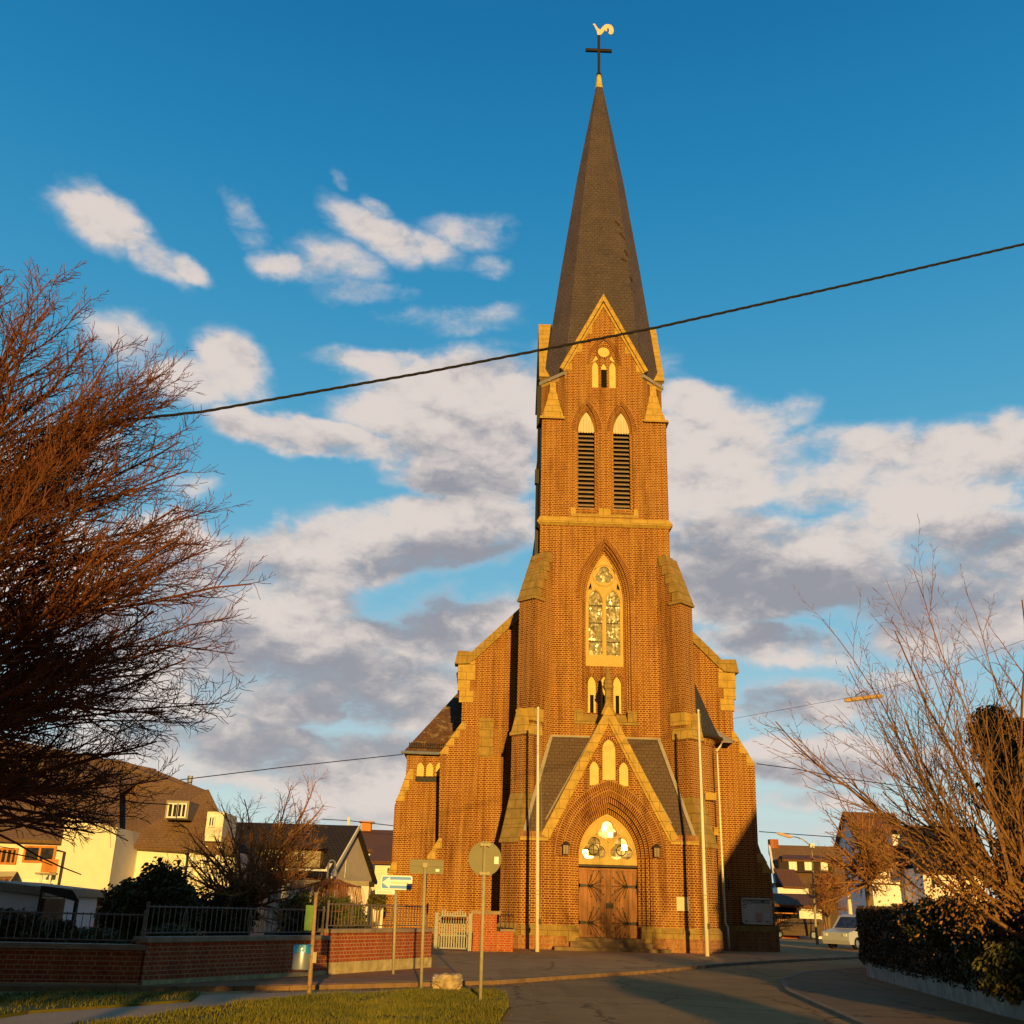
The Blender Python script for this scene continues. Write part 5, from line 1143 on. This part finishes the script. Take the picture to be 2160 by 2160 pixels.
q0, q1, q2 = at(690, 1856, 50), at(698, 1816, 50), at(706, 1836, 50)
t = thing('arched_lamp_post', 'thin arched lamp post in front of the lilac gable', 'street lamp', (q0.x, 50, 0)); cx = (q0.x+q2.x)/2; rr = (q2.x-q0.x)/2
MB().tube([(q0.x, 50, 0), (q0.x, 50, q1.z-rr)]+[(cx-rr*cos(pi*k/8), 50, q1.z-rr+rr*1.2*sin(pi*k/8)) for k in range(9)]+[(q2.x, 50, q2.z)], .045, 6).build('post', M_ZINC, t); MB().tube([(q2.x, 50, q2.z+.05), (q2.x, 50, q2.z-.25)], [.1, .16], 8).build('lamp_head', M_ZINC, t)
# house D right
Y = 98; D = thing('dormer_house', 'dark house with brown roof and white dormer windows right of the church', 'house', tuple(at(1690, 1950, Y))); D.location.z = 0
pbox('wall', plain('dark_render', (.10, .07, .05), .9), D, 1636, 1862, 1772, 1960, Y, 8, 0); slab('roof', M_MANS, D, [(1640, 1882, Y-.6), (1795, 1884, Y-.6), (1772, 1786, Y+5), (1622, 1782, Y+5)], .3)
slab('white_bargeboard', M_WW, D, [(1638, 1892, Y-.9), (1643, 1892, Y-.9), (1625, 1782, Y+4.8), (1621, 1782, Y+4.8)], .3)
pbox('dormer_band', plain('dark_cladding', (.05, .035, .03), .9), D, 1642, 1812, 1760, 1842, Y+1.2, 3); slab('dormer_roof', M_BRT, D, [(1650, 1812, Y+.9), (1752, 1814, Y+.9), (1752, 1805, Y+3), (1650, 1803, Y+3)], .2)
for (x, x2) in ((1663, 1681), (1696, 1714), (1730, 1746)): window(D, x, 1816, x2, 1836, Y+1.15, .08, mat=M_WW)
m = MB(); q = at(1631, 1780, Y+5); m.box(q.x-.4, Y+4.6, q.z-1, q.x+.4, Y+5.4, q.z+.4); m.build('chimney', M_WB, D)
slab('porch_gable_roof', M_BRT, D, [(1653, 1869, Y-4), (1698, 1871, Y-4), (1676, 1834, Y-1), (1633, 1832, Y-1)], .2)
pbox('porch_wall', M_WW, D, 1640, 1872, 1706, 1886, Y-3.8, 3, 3.0)
t = thing('garage', 'sunlit cream garage with low brown roof right of the church', 'garage', tuple(at(1690, 1960, Y-8))); t.location.z = 0
Y2 = Y-8; pbox('wall', M_YW, t, 1685, 1911, 1736, 1966, Y2, 5, 0); slab('roof', M_BRT, t, [(1634, 1907, Y2-.6), (1738, 1912, Y2-.6), (1716, 1886, Y2+3), (1628, 1884, Y2+3)], .2)
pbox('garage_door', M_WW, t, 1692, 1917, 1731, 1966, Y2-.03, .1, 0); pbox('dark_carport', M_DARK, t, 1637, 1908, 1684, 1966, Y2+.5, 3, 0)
t = thing('picket_fence', 'orange lit wooden picket fence on a low brick wall', 'fence', tuple(at(1655, 1960, Y2-2))); t.location.z = 0; m = MB()
for k in range(13): q = at(1633+k*4, 1939, Y2-2); m.box(q.x-.06, Y2-2, .9, q.x+.03, Y2-1.95, q.z)
q = at(1633, 1942, Y2-2); q2 = at(1683, 1942, Y2-2); m.box(q.x, Y2-1.94, 1.2, q2.x, Y2-1.9, 1.28); m.box(q.x, Y2-1.94, 1.9, q2.x, Y2-1.9, 1.98); m.build('pickets', M_ORW, t); MB().box(q.x, Y2-2.05, 0, q2.x, Y2-1.85, .9).build('low_wall', M_WB, t)
# house E right, steep roof
Y = 110; E_ = thing('steep_roof_house', 'tall white house with steep brown roof behind the right hedge', 'house', tuple(at(1880, 1950, Y))); E_.location.z = 0
a = at(1835, 1815, Y); b_ = at(1932, 1815, Y); ZE = a.z; rg = at(1776, 1712, Y+6); 
MB().box(a.x, Y, 0, b_.x, Y+12, ZE).build('wall', M_WW, E_)
m = MB(); m.hull([(a.x-.01, Y, ZE), (a.x-.01, Y+12, ZE), (a.x-.01, Y+6, rg.z-.2)][::-1], [(a.x+.2, Y, ZE), (a.x+.2, Y+12, ZE), (a.x+.2, Y+6, rg.z-.2)][::-1]); m.box(a.x-.012, Y+.1, 0, a.x, Y+11.9, ZE); m.build('gable_wall', M_LIL, E_)
m = MB(); quadprism(m, [(a.x-.4, Y-.6, ZE-.5), (b_.x+.6, Y-.6, ZE-.5), (b_.x+.6, Y+6, rg.z), (a.x-.4, Y+6, rg.z)], .25); quadprism(m, [(a.x-.4, Y+6, rg.z), (b_.x+.6, Y+6, rg.z), (b_.x+.6, Y+12.6, ZE-.5), (a.x-.4, Y+12.6, ZE-.5)], .25); m.build('roof', M_BRT, E_)
window(E_, 1867, 1831, 1884, 1855, Y-.02, .09); window(E_, 1888, 1831, 1905, 1855, Y-.02, .09); window(E_, 1878, 1903, 1912, 1935, Y-.02, .1, bars=1); pbox('sill', M_WW, E_, 1864, 1856, 1910, 1858, Y-.2, .2)
dq = pbox('dormer', M_WW, E_, 1882, 1760, 1923, 1788, Y+1.0, 3); window(E_, 1890, 1766, 1916, 1784, Y+.95, .08, mat=M_WW)
t = thing('neighbour_house', 'shaded house with dark roof behind the bare bush at the right', 'house', tuple(at(2000, 1950, 104))); t.location.z = 0
pbox('wall', M_LIL, t, 1945, 1830, 2090, 1960, 105, 8, 0); slab('roof', M_DKT, t, [(1930, 1838, 104.4), (2100, 1842, 104.4), (2060, 1745, 111), (1905, 1740, 111)], .25); window(t, 1960, 1848, 1985, 1875, 104.95, .12)
# street lamps at the right
Y = 70; t = thing('street_lamp', 'tall street lamp with curved arm reaching left over the street', 'street lamp', tuple(at(1727, 1978, Y))); t.location.z = 0
b0, b1 = at(1724, 1978, Y), at(1712, 1786, Y); arm = [at(x, y, Y) for x, y in ((1712, 1788), (1703, 1778), (1692, 1770), (1680, 1766), (1670, 1765))]
MB().tube([(b0.x, Y, 0), (b0.x-.05, Y, 1.2), b1], [.12, .075, .05], 8).build('post', M_GALV, t); MB().tube(arm, .035, 6).build('arm', M_GALV, t); h0, h1 = at(1671, 1766, Y), at(1638, 1757, Y); MB().tube([h0, h0.lerp(h1, .2), h0.lerp(h1, .9), h1], [.05, .11, .09, .03], 8).build('lamp_head', plain('pinkish_lamp_head', (.7, .5, .4), .4), t)  # lamp head has a plain pinkish base colour
q = at(1712, 1783, Y); MB().box(q.x-.15, Y-.15, q.z-.15, q.x+.15, Y+.15, q.z+.1).build('junction_box', M_WHP, t)
Y = 66; t = thing('pale_pole', 'slanting pale concrete pole in front of the steep roof house', 'pole', tuple(at(1795, 1935, Y))); t.location.z = 0
a = at(1794, 1930, Y); b_ = at(1785, 1833, Y); MB().tube([(a.x+.1, Y, 0), a, b_], [.14, .13, .10], 8).build('pole', M_WHP, t)
# ================================================================== VEHICLES
def car(loc, rz, label, paint, van=True, L=4.4, Wd=1.8, H=1.8):
    t = thing('parked_car', label, 'car', loc); R = Matrix.Translation(loc) @ Matrix.Rotation(rz, 4, 'Z')
    T_ = lambda x, y, z: tuple(R @ Vector((x, y, z)))
    side = [(-L/2, .35), (-L/2+.05, .25), (L/2-.1, .25), (L/2, .45), (L/2-.03, .85), (L/2-.95, 1.05), (L/2-1.5, H-.1), (L/2-1.9, H), (-L/2+.3, H), (-L/2+.08, H-.15), (-L/2, 1.0)]
    m = MB(); m.plate(side, (), -Wd/2, Wd/2, fn=lambda x, y, z: T_(x, y*(1 if z < 1.1 else .9), z)); m.build('body', paint, t)
    g = MB()
    for s in (-1, 1):
        y = s*Wd/2*.985; P = [(L/2-1.1, 1.1), (L/2-1.62, H-.22), (-L/2+.4, H-.22), (-L/2+.35, 1.12)]
        Q = [T_(x, (s*(Wd/2+.004)) if z < 1.13 else s*(Wd/2*.9+.01), z) for x, z in P]; g.face(Q if s < 0 else Q[::-1])
    g.face([T_(-L/2-.012, -.65, 1.1), T_(-L/2-.012, .65, 1.1), T_(-L/2+.07, .6, H-.2), T_(-L/2+.07, -.6, H-.2)][::-1]); g.face([T_(L/2-.93, -.7, 1.08), T_(L/2-.93, .7, 1.08), T_(L/2-1.46, .66, H-.14), T_(L/2-1.46, -.66, H-.14)]); g.build('windows', M_HG, t)
    for sx in (-1, 1):
        for s in (-1, 1):
            c = R @ Vector((sx*L*.31, s*(Wd/2-.1), .32)); ax = (R.to_3x3() @ Vector((0, 1, 0)))*.11
            w_ = MB().tube([c-ax, c+ax], .32, 16).build('wheel', M_BLK, t); rm = MB().tube([c+ax*s*1.0, c+ax*s*1.1], .2, 12).build('rim', M_ZINC, None); rm.parent = w_; rm.matrix_parent_inverse = Matrix.Identity(4)
    for s in (-1, 1): MB().box(-.05, -.12, -.07, .05, .12, .07, R @ Matrix.Translation((L/2-.02, s*(Wd/2-.25), .72))).build('headlight', M_WHS, t); MB().box(-.03, -.07, -.16, .03, .07, .16, R @ Matrix.Translation((-L/2+.01, s*(Wd/2-.1), .95))).build('tail_light', plain('red_lens', (.4, .02, .01), .3), t)
    MB().box(-.02, -.26, -.06, .02, .26, .06, R @ Matrix.Translation((-L/2-.02, 0, .6))).build('number_plate', M_WHS, t); return t
q = at(1800, 1988, 62); car((q.x+.3, 62, .08), radians(214), 'silver and white van parked at the end of the right hedge', plain('silver_white_paint', (.50, .56, .72), .3, .05, spec=.6), L=4.0, H=1.8)
q = at(1690, 1960, 86); car((q.x, 87.2, .08), radians(160), 'dark car standing in front of the cream garage', plain('brown_paint', (.12, .08, .06), .3, spec=.6), L=4.2, H=1.5)
# ================================================================== TREES AND SHRUBS
def bark(name, c1, c2): return plain(name, c1, .9, .2, 14, c2=c2)
M_BK = bark('red_brown_twig_bark', (.11, .038, .017), (.24, .088, .036)); M_BK2 = bark('orange_twig_bark', (.25, .115, .04), (.42, .21, .08)); M_BK4 = bark('brown_stem_bark', (.13, .065, .028), (.30, .16, .07)); M_BK3 = bark('grey_brown_bark', (.20, .13, .06), (.34, .23, .11))
def leafmat(name, c1, c2, c3=None):
    m, t, b = base_mat(name); ge = t.node('ShaderNodeNewGeometry'); r = ge.outputs['Random Per Island']
    f, _ = t.noise(ge.outputs['Position'], 2.2, 3, .6)
    c = t.mix(r, rgba(c1), rgba(c2)); 
    if c3: c = t.mix(t.mr(f, .55, .68, 0, .9), c, rgba(c3))
    t.put(b.inputs['Base Color'], c); b.inputs['Roughness'].default_value = .6; b.inputs['Specular IOR Level'].default_value = .25; return m
def shoot(rnd, p, d, L, n, up=.0, wob=.06, droop=0):
    pts = [p.copy()]; d = d.normalized(); s = L/n
    for k in range(n):
        d = (d+Vector((rnd.gauss(0, wob), rnd.gauss(0, wob), rnd.gauss(0, wob)+up/n-droop*k/n/n))).normalized(); p = p+d*s; pts.append(p.copy())
    return pts
def along(pts, u):
    f = u*(len(pts)-1); i = min(int(f), len(pts)-2); return pts[i].lerp(pts[i+1], f-i), (pts[i+1]-pts[i]).normalized()
def side(rnd, d, ang):
    a = Vector((rnd.gauss(0, 1), rnd.gauss(0, 1), rnd.gauss(0, 1))); a = (a-d*a.dot(d)).normalized(); return d*cos(ang)+a*sin(ang)
def grow(mb, rnd, p, d, L, r, lev, spec, cull=None):
    """spec per level: (segments, up, wobble, n children, child length ratio, angle, start)"""
    n, up, wob, nc, ratio, ang, st = spec[lev]
    pts = shoot(rnd, p, d, L, n, up, wob); r1 = r*.28 if lev < len(spec)-1 else r*.7
    mb.tube(pts, [(r+(r1-r)*k/n)*1.0 for k in range(n+1)], 5 if r > .03 else 3, cap=False)
    if lev+1 >= len(spec): 
        return
    for k in range(nc):
        u = st+(1-st)*(k+rnd.random()*.8)/nc; q, dd = along(pts, min(u, .99)); l2 = L*ratio*(1.15-.65*u)*rnd.uniform(.6, 1.25)
        if cull and not cull(q): continue
        grow(mb, rnd, q, side(rnd, dd, radians(ang*rnd.uniform(.7, 1.3))), l2, max(r*(1-u)*.6+r1*.55, .0050), lev+1, spec, cull)
def treething(name, label, cat, base, group=None): return thing(name, label, cat, base, group)
# big bare tree at the left, trunk just outside the frame
rnd = random.Random(11); base = Vector((-13.3, 13.6, 0))
T1 = treething('bare_tree', 'huge bare tree with dense red brown twigs filling the left edge', 'tree', tuple(base))
m = MB(); m.tube([base+Vector(p) for p in ((0, 0, 0), (.05, 0, 1.2), (0, .1, 2.4), (.1, 0, 4.5), (0, .1, 7.5))], [.34, .28, .24, .17, .07], 12); m.build('trunk', M_BK3, T1, True)
cen = base+Vector((0.2, 0, 5.6))
def vis(q): return q.x > -12.6 and q.z > 2.5+.35*sin(q.x*3)
m = MB()
for k in range(275):
    u = (k/274)**1.35; z0 = 2.3+5.6*u*rnd.uniform(.75, 1.1); az_ = radians(rnd.uniform(-105, 105)); e0 = radians(0+50*u+rnd.uniform(-9, 12)); 
    d = Vector((cos(az_)*cos(e0), sin(az_)*cos(e0), sin(e0))); p = base+Vector((0, 0, z0))
    # length to the crown's ellipsoid
    R = Vector((4.1, 3.9, 4.6)); o = p-cen; A_ = sum((d[i]/R[i])**2 for i in range(3)); B_ = sum(o[i]*d[i]/R[i]**2 for i in range(3)); C_ = sum((o[i]/R[i])**2 for i in range(3))-1
    disc = B_*B_-A_*C_
    L = (-B_+sqrt(disc))/A_ if disc > 0 else 3.0
    L *= rnd.uniform(.76, 1.03)
    if L < .8: continue
    grow(m, rnd, p, d, L, rnd.choice((.02, .025, .03, .042)), 0, ((9, .12, .075, 21, .25, 38, .28), (5, .30, .10, 7, .40, 40, .15), (3, .2, .12, 0, 0, 0, 0)), vis)
m.build('crown', M_BK, T1)
# bare multi-stem bush at the right
rnd = random.Random(5); Y = 19.0; bs = at(2115, 1950, Y)
T2 = treething('bare_bush', 'tall bare bush with long whippy orange stems at the right edge', 'bush', (bs.x, Y, .3))
m = MB()
for k in range(54):
    a = radians(180-(10+82*((k+.5)/54)**.9)+rnd.uniform(-8, 8)); L = rnd.uniform(2.4, 5.1)*(1.0+.14*sin(a)); dy = rnd.uniform(-.4, .4)
    p = Vector((bs.x+rnd.uniform(-.5, 1.1), Y+rnd.uniform(-.7, .7), rnd.uniform(1.3, 2.7))); d = Vector((cos(a), dy, sin(a)*.95+.12))
    grow(m, rnd, p, d, L, rnd.choice((.016, .02, .026, .042)), 0, ((11, .7, .085, 8, .38, 33, .15), (7, .5, .09, 7, .2, 45, .1), (3, .2, .1, 0, 0, 0, 0)))
m.build('stems', M_BK4, T2)
m = MB()
for k in range(7): m.tube([(bs.x+rnd.uniform(1.2, 1.7), Y+rnd.uniform(-.4, .4), .1), (bs.x+rnd.uniform(.9, 1.6), Y+rnd.uniform(-.5, .5), 1.2), (bs.x+rnd.uniform(-.3, 1.2), Y+rnd.uniform(-.6, .6), 2.4)], [.09, .07, .05], 7)
m.build('trunk', M_BK3, T2)
# leaf clouds
def leaves(mb, rnd, c, R, n, s, shell=.55, flat=0, clump=0, fn=None):
    cl = [Vector((rnd.gauss(0, 1), rnd.gauss(0, 1), rnd.gauss(0, 1))).normalized() for _ in range(clump)] if clump else None
    for _ in range(n):
        if cl:
            d = (rnd.choice(cl)+Vector((rnd.gauss(0, .3), rnd.gauss(0, .3), rnd.gauss(0, .3)))).normalized()
        else: d = Vector((rnd.gauss(0, 1), rnd.gauss(0, 1), rnd.gauss(0, 1))).normalized()
        rr = shell+(1-shell)*rnd.random()**.6; rr *= 1+.34*mn.noise(d*2.6+Vector(c))+.14*mn.noise(d*7)
        p = Vector((c[0]+d.x*R[0]*rr, c[1]+d.y*R[1]*rr, c[2]+d.z*R[2]*rr))
        if p.z < .1: continue
        leaf(mb, rnd, p, s*rnd.uniform(.6, 1.3))
def leaf(mb, rnd, p, s):
    a = Vector((rnd.gauss(0, 1), rnd.gauss(0, 1), rnd.gauss(0, 1))).normalized(); b_ = a.orthogonal().normalized(); c = a.cross(b_)*.5
    mb.face([p-b_*s, p+c*s, p+b_*s, p-c*s])
M_EV = leafmat('dark_evergreen_leaf', (.045, .050, .014), (.13, .12, .03), (.16, .10, .03)); M_HD = leafmat('clipped_hedge_leaf', (.05, .065, .012), (.13, .14, .025)); M_BE = leafmat('beech_hedge_leaf', (.04, .035, .014), (.13, .075, .024), (.28, .115, .03)); M_LA = leafmat('laurel_leaf', (.045, .05, .015), (.14, .12, .03)); M_RD = leafmat('red_twig_leaf', (.16, .06, .03), (.26, .11, .05)); M_IVY = leafmat('ivy_leaf', (.05, .065, .012), (.16, .15, .03))
def shrub(name, label, cat, parts, n, s, mat, base, stems=True, group=None):
    t = thing(name, label, cat, base, group); rnd = random.Random(hash(label) % 1000 if False else len(label)*7); m = MB()
    for c, R, w_ in parts: leaves(m, rnd, c, R, int(n*w_), s, .35)
    m.build('foliage', mat, t)
    if stems:
        m = MB()
        for c, R, w_ in parts:
            for k in range(5): a = rnd.uniform(0, 2*pi); m.tube([(c[0]+.1*cos(a), c[1]+.1*sin(a), .1), (c[0]+R[0]*.5*cos(a), c[1]+R[1]*.5*sin(a), c[2]+R[2]*.5)], [.05, .015], 5)
        for q in m.split(.3): q.build('stems', M_BK3, t)
    return t
def ell(x0, y0, x1, y1, Y, dep=None):
    a, b_ = at(x0, y0, Y), at(x1, y1, Y); R = (abs(b_.x-a.x)/2, dep or abs(b_.x-a.x)/2*.8, abs(a.z-b_.z)/2); return (((a.x+b_.x)/2, Y, (a.z+b_.z)/2), R, 1.0)
Y = 31
shrub('evergreen_shrub', 'broad dark evergreen bush in front of the mansard house', 'shrub', [ell(224, 1858, 310, 1990, Y), ell(285, 1812, 392, 1990, Y+.6), ell(330, 1865, 425, 1990, Y)], 7000, .07, M_EV, tuple(at(310, 1990, Y)))
shrub('evergreen_shrub', 'dark conifer bush around the trunk of the small bare tree', 'shrub', [ell(415, 1880, 540, 1990, 33), ell(470, 1860, 525, 1960, 33.5)], 5500, .065, M_EV, tuple(at(470, 1990, 33)))
shrub('round_hedge', 'rounded dark green hedge beside the green plate', 'hedge', [ell(590, 1884, 668, 2010, 38)], 9000, .06, M_HD, tuple(at(625, 1990, 38)))
shrub('round_hedge', 'rounded green hedge dome behind the sunlit railing', 'hedge', [ell(655, 1892, 772, 2010, 40)], 11000, .06, M_HD, tuple(at(715, 1990, 40)))
shrub('brown_shrub', 'low brown shrub behind the railing at the left edge', 'shrub', [ell(-40, 1915, 85, 2000, 26), ell(60, 1935, 160, 2010, 27)], 5000, .05, M_BE, tuple(at(40, 1990, 26)))
shrub('low_shrub', 'low dark shrub behind the middle railing', 'shrub', [ell(130, 1955, 260, 2020, 26), ell(300, 1950, 420, 2010, 27)], 4000, .05, M_EV, tuple(at(200, 1990, 26)))
shrub('ground_shrub', 'small low green bush behind the sunlit railing', 'shrub', [ell(700, 1940, 780, 1990, 33)], 4000, .04, M_LA, tuple(at(740, 1990, 33)))
shrub('climbing_bush', 'pale leafless climber clump beside the church wall', 'bush', [ell(775, 1880, 815, 1920, 52)], 1200, .07, M_LA, tuple(at(795, 1960, 52)))
# weeping shrub
rnd = random.Random(8); c = at(700, 1875, 42); t = thing('weeping_shrub', 'weeping reddish brown shrub above the round hedges', 'shrub', (c.x, 42, 0)); m = MB()
for k in range(260):
    a = rnd.uniform(0, 2*pi); R = rnd.uniform(.2, 1.15); z = c.z+.25-.25*R; p = Vector((c.x+.1*cos(a), 42, z)); q = Vector((c.x+R*cos(a), 42+R*sin(a)*.8, z+.12)); e = Vector((c.x+(R+.15)*cos(a), 42+(R+.15)*sin(a)*.8, z-rnd.uniform(.6, 1.3)))
    m.tube([p, p.lerp(q, .6)+Vector((0, 0, .12)), q, q.lerp(e, .5)+Vector((.06*cos(a), 0, .05)), e], .008, 3, cap=False)
m.build('crown', bark('weeping_twigs', (.26, .10, .05), (.4, .18, .09)), t); MB().tube([(c.x, 42, 0), (c.x, 42, c.z+.2)], .06, 7).build('trunk', M_BK3, t)
# small bare tree left
def baretree(name, label, Y, px, py0, R, H, n, r0, seed, mat, spec, zt=1.2, up=(10, 85), group=None, spread=1.0):
    rnd = random.Random(seed); b0 = at(px, py0, Y); b0.z = 0; t = thing(name, label, 'tree', tuple(b0), group); MB().tube([b0, b0+Vector((.05, 0, zt*.5)), b0+Vector((0, 0, zt))], [r0*1.3, r0, r0*.9], 8).build('trunk', M_BK3, t); m = MB()
    for k in range(n):
        a = rnd.uniform(0, 2*pi); e = radians(up[0]+(up[1]-up[0])*((k+.5)/n)); d = Vector((cos(a)*cos(e), sin(a)*cos(e), sin(e)))
        L = 1/sqrt((cos(e)/R)**2+(sin(e)/(H-zt))**2)*rnd.uniform(.7, 1.05); grow(m, rnd, b0+Vector((0, 0, zt*rnd.uniform(.75, 1.0))), d, L, r0*.35, 0, spec)
    m.build('crown', mat, t); return t
baretree('bare_fruit_tree', 'small bare tree with spreading brown limbs before the black roof house', 34, 512, 1990, 3.3, 6.2, 40, .14, 4, M_BK2, ((7, .22, .12, 10, .40, 42, .2), (4, .2, .14, 7, .4, 44, .15), (3, .1, .12, 0, 0, 0, 0)), 1.9, (-8, 68))
baretree('larch_tree', 'feathery orange lit bare tree in front of the steep roof house', 64, 1838, 1960, 3.5, 9.6, 36, .22, 9, M_BK2, ((6, .1, .06, 12, .30, 50, .12), (3, .1, .10, 5, .4, 45, .1), (2, 0, .1, 0, 0, 0, 0)), 4.5, (-20, 88))
baretree('bare_tree', 'small twiggy tree beside the street lamp', 76, 1748, 1960, 2.3, 6.2, 26, .1, 13, M_BK2, ((5, .2, .10, 9, .4, 45, .15), (3, .1, .12, 5, .45, 45, .1), (2, 0, .1, 0, 0, 0, 0)), 2.2, (-10, 80))
shrub('small_tree', 'small rusty leaved tree crown beside the street lamp', 'tree', [ell(1712, 1842, 1772, 1905, 82)], 2200, .16, M_RD, tuple(at(1742, 1960, 82)))
# ivy column and leafy tree at the right edge
t = thing('ivy_tree', 'dark ivy covered tree at the right edge above the hedge', 'tree', tuple(at(2120, 1980, 31))); t.location.z = 0; rnd = random.Random(2); m = MB()
for e_, n in ((ell(2045, 1490, 2150, 1620, 31, 1.1), 6500), (ell(2075, 1560, 2240, 1760, 31, 1.4), 9000), (ell(2090, 1700, 2260, 1950, 31, 1.4), 9000), (ell(2110, 1510, 2240, 1640, 31.5, 1.1), 5000)): leaves(m, rnd, e_[0], e_[1], n, .075, .3)
m.build('crown', M_IVY, t); q = at(2140, 1900, 31); MB().tube([(q.x, 31, 0), (q.x, 31, 3), (q.x-.3, 31, 7)], [.22, .18, .08], 8).build('trunk', M_BK3, t)
# hedge on a low wall along the right pavement
WL = [(14, 44.5), (8.6, 41.0), (5.9, 33.2), (4.75, 25.5), (3.95, 20.4), (3.35, 10)]
t = thing('boundary_wall', 'low grey rendered wall below the dark hedge at the right', 'wall', (4.5, 25, 0)); m = MB()
for a, b_ in zip(WL[:-1], WL[1:]):
    A_ = Vector((a[0], a[1], 0)); B_ = Vector((b_[0], b_[1], 0)); d = (B_-A_).normalized(); n = Vector((-d.y, d.x, 0))*.2; P = [A_, B_, B_+n, A_+n]; m.hull([p+Vector((0, 0, 0)) for p in P], [p+Vector((0, 0, .42)) for p in P])
m.build('rendered_wall', plain('grey_render', (.30, .27, .23), .95, .4, 2.5), t)
t = thing('beech_hedge', 'long dark clipped hedge with brown leaves along the right pavement', 'hedge', (5.5, 28, .4)); rnd = random.Random(21); m = MB()
for a, b_, w_ in zip(WL[:-1], WL[1:], (6000, 16000, 18000, 18000, 12000)):
    A_ = Vector((a[0], a[1], 0)); B_ = Vector((b_[0], b_[1], 0)); d = (B_-A_).normalized(); n = Vector((-d.y, d.x, 0))
    for _ in range(w_):
        u = rnd.random(); v = rnd.random()**.7; z = .35+rnd.random()*1.55; f = rnd.random()
        off = rnd.uniform(-.12, .25) if f < .6 else rnd.uniform(-.1, 1.1)
        if f >= .6: z = rnd.uniform(1.6, 1.95)+.1*mn.noise(Vector((u*9, a[0], 0)))
        if z < .6 and rnd.random() < .55: continue
        p = A_.lerp(B_, u)+n*(off+.12*mn.noise(Vector((u*14, z*3, a[0]))))+Vector((0, 0, z)); leaf(m, rnd, p, rnd.uniform(.03, .06))
m.build('foliage', M_BE, t)
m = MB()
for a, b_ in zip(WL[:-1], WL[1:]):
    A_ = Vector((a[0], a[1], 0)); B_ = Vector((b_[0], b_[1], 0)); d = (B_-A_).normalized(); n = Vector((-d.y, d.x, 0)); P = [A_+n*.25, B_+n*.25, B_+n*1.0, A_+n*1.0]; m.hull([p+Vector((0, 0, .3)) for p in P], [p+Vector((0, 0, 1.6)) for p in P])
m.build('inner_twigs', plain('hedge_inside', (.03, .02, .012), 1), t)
shrub('laurel_bush', 'broad leaved bush with sunlit yellow green leaves above the right hedge', 'shrub', [ell(1900, 1890, 2080, 2000, 22, 1.0), ell(2020, 1900, 2200, 2100, 20, .9)], 5500, .055, M_LA, tuple(at(2040, 1990, 22)), False)
shrub('corner_shrub', 'low shrub with yellow green leaves at the lower right corner', 'shrub', [ell(2060, 1985, 2200, 2120, 18.0, .5)], 2600, .05, M_LA, tuple(at(2120, 2100, 18)), False)
# clusters of dry orange leaves hanging in the right bush
rnd = random.Random(33); m = MB()
for _ in range(2600):
    q = at(rnd.gauss(2060, 75), rnd.gauss(1875, 48), rnd.uniform(17.8, 20.5)); leaf(m, rnd, q, rnd.uniform(.02, .045))
o = m.build('dry_leaves', leafmat('dry_leaf', (.22, .09, .02), (.40, .20, .05)), T2)
# trees and houses behind the viewpoint that throw the long shadows
def backtree(x, y, R, z0, z1, label, seed, n=9000):
    t = thing('shade_tree', label, 'tree', (x, y, 0), 'trees behind the viewpoint' if seed < 90 else None); rnd = random.Random(seed); m = MB(); leaves(m, rnd, (x, y, (z0+z1)/2), (R, R*.8, (z1-z0)/2), n, .17, .0); leaves(m, rnd, (x, y, z0+.9), (R*.95, R*.7, 1.1), n//2, .17, .0); m.build('crown', M_EV, t); MB().tube([(x, y, 0), (x, y, z1-.5)], .16, 8).build('trunk', M_BK3, t)
backtree(1.6, -10, 1.1, 2.6, 4.7, 'small evergreen behind the viewpoint, right of the others, outside the picture', 91, 1500)
for i, (x, y, R) in enumerate(((-8.7, -10, 2.5), (-12.3, -10.5, 2.7), (-16.0, -10, 2.7), (-20.0, -11, 3), (-10.5, -12, 2.6), (-14.2, -12, 2.6), (-18.2, -12, 2.8))): backtree(x, y, R, 3.7, 7.6, 'evergreen street tree behind the viewpoint, outside the picture', 50+i)
t = thing('gabled_house', 'gabled house right of the viewpoint, outside the picture', 'house', (13, 9, 0))
hx0, hx1, hy0, hy1, ze, zr = 8.6, 15.8, 4.0, 15.0, 7.4, 12.6
MB().box(hx0, hy0, 0, hx1, hy1, ze).build('wall', M_WW, t); m = MB(); xm = (hx0+hx1)/2
m.hull([(hx0, hy0, ze), (hx1, hy0, ze), (xm, hy0, zr)], [(hx0, hy1, ze), (hx1, hy1, ze), (xm, hy1, zr)]); m.build('gable', M_WW, t)
m = MB(); quadprism(m, [(hx0-.3, hy0-.3, ze-.4), (hx0-.3, hy1+.3, ze-.4), (xm, hy1+.3, zr+.1), (xm, hy0-.3, zr+.1)][::-1], .2); quadprism(m, [(hx1+.3, hy0-.3, ze-.4), (hx1+.3, hy1+.3, ze-.4), (xm, hy1+.3, zr+.1), (xm, hy0-.3, zr+.1)], .2); m.build('roof', M_BRT, t)
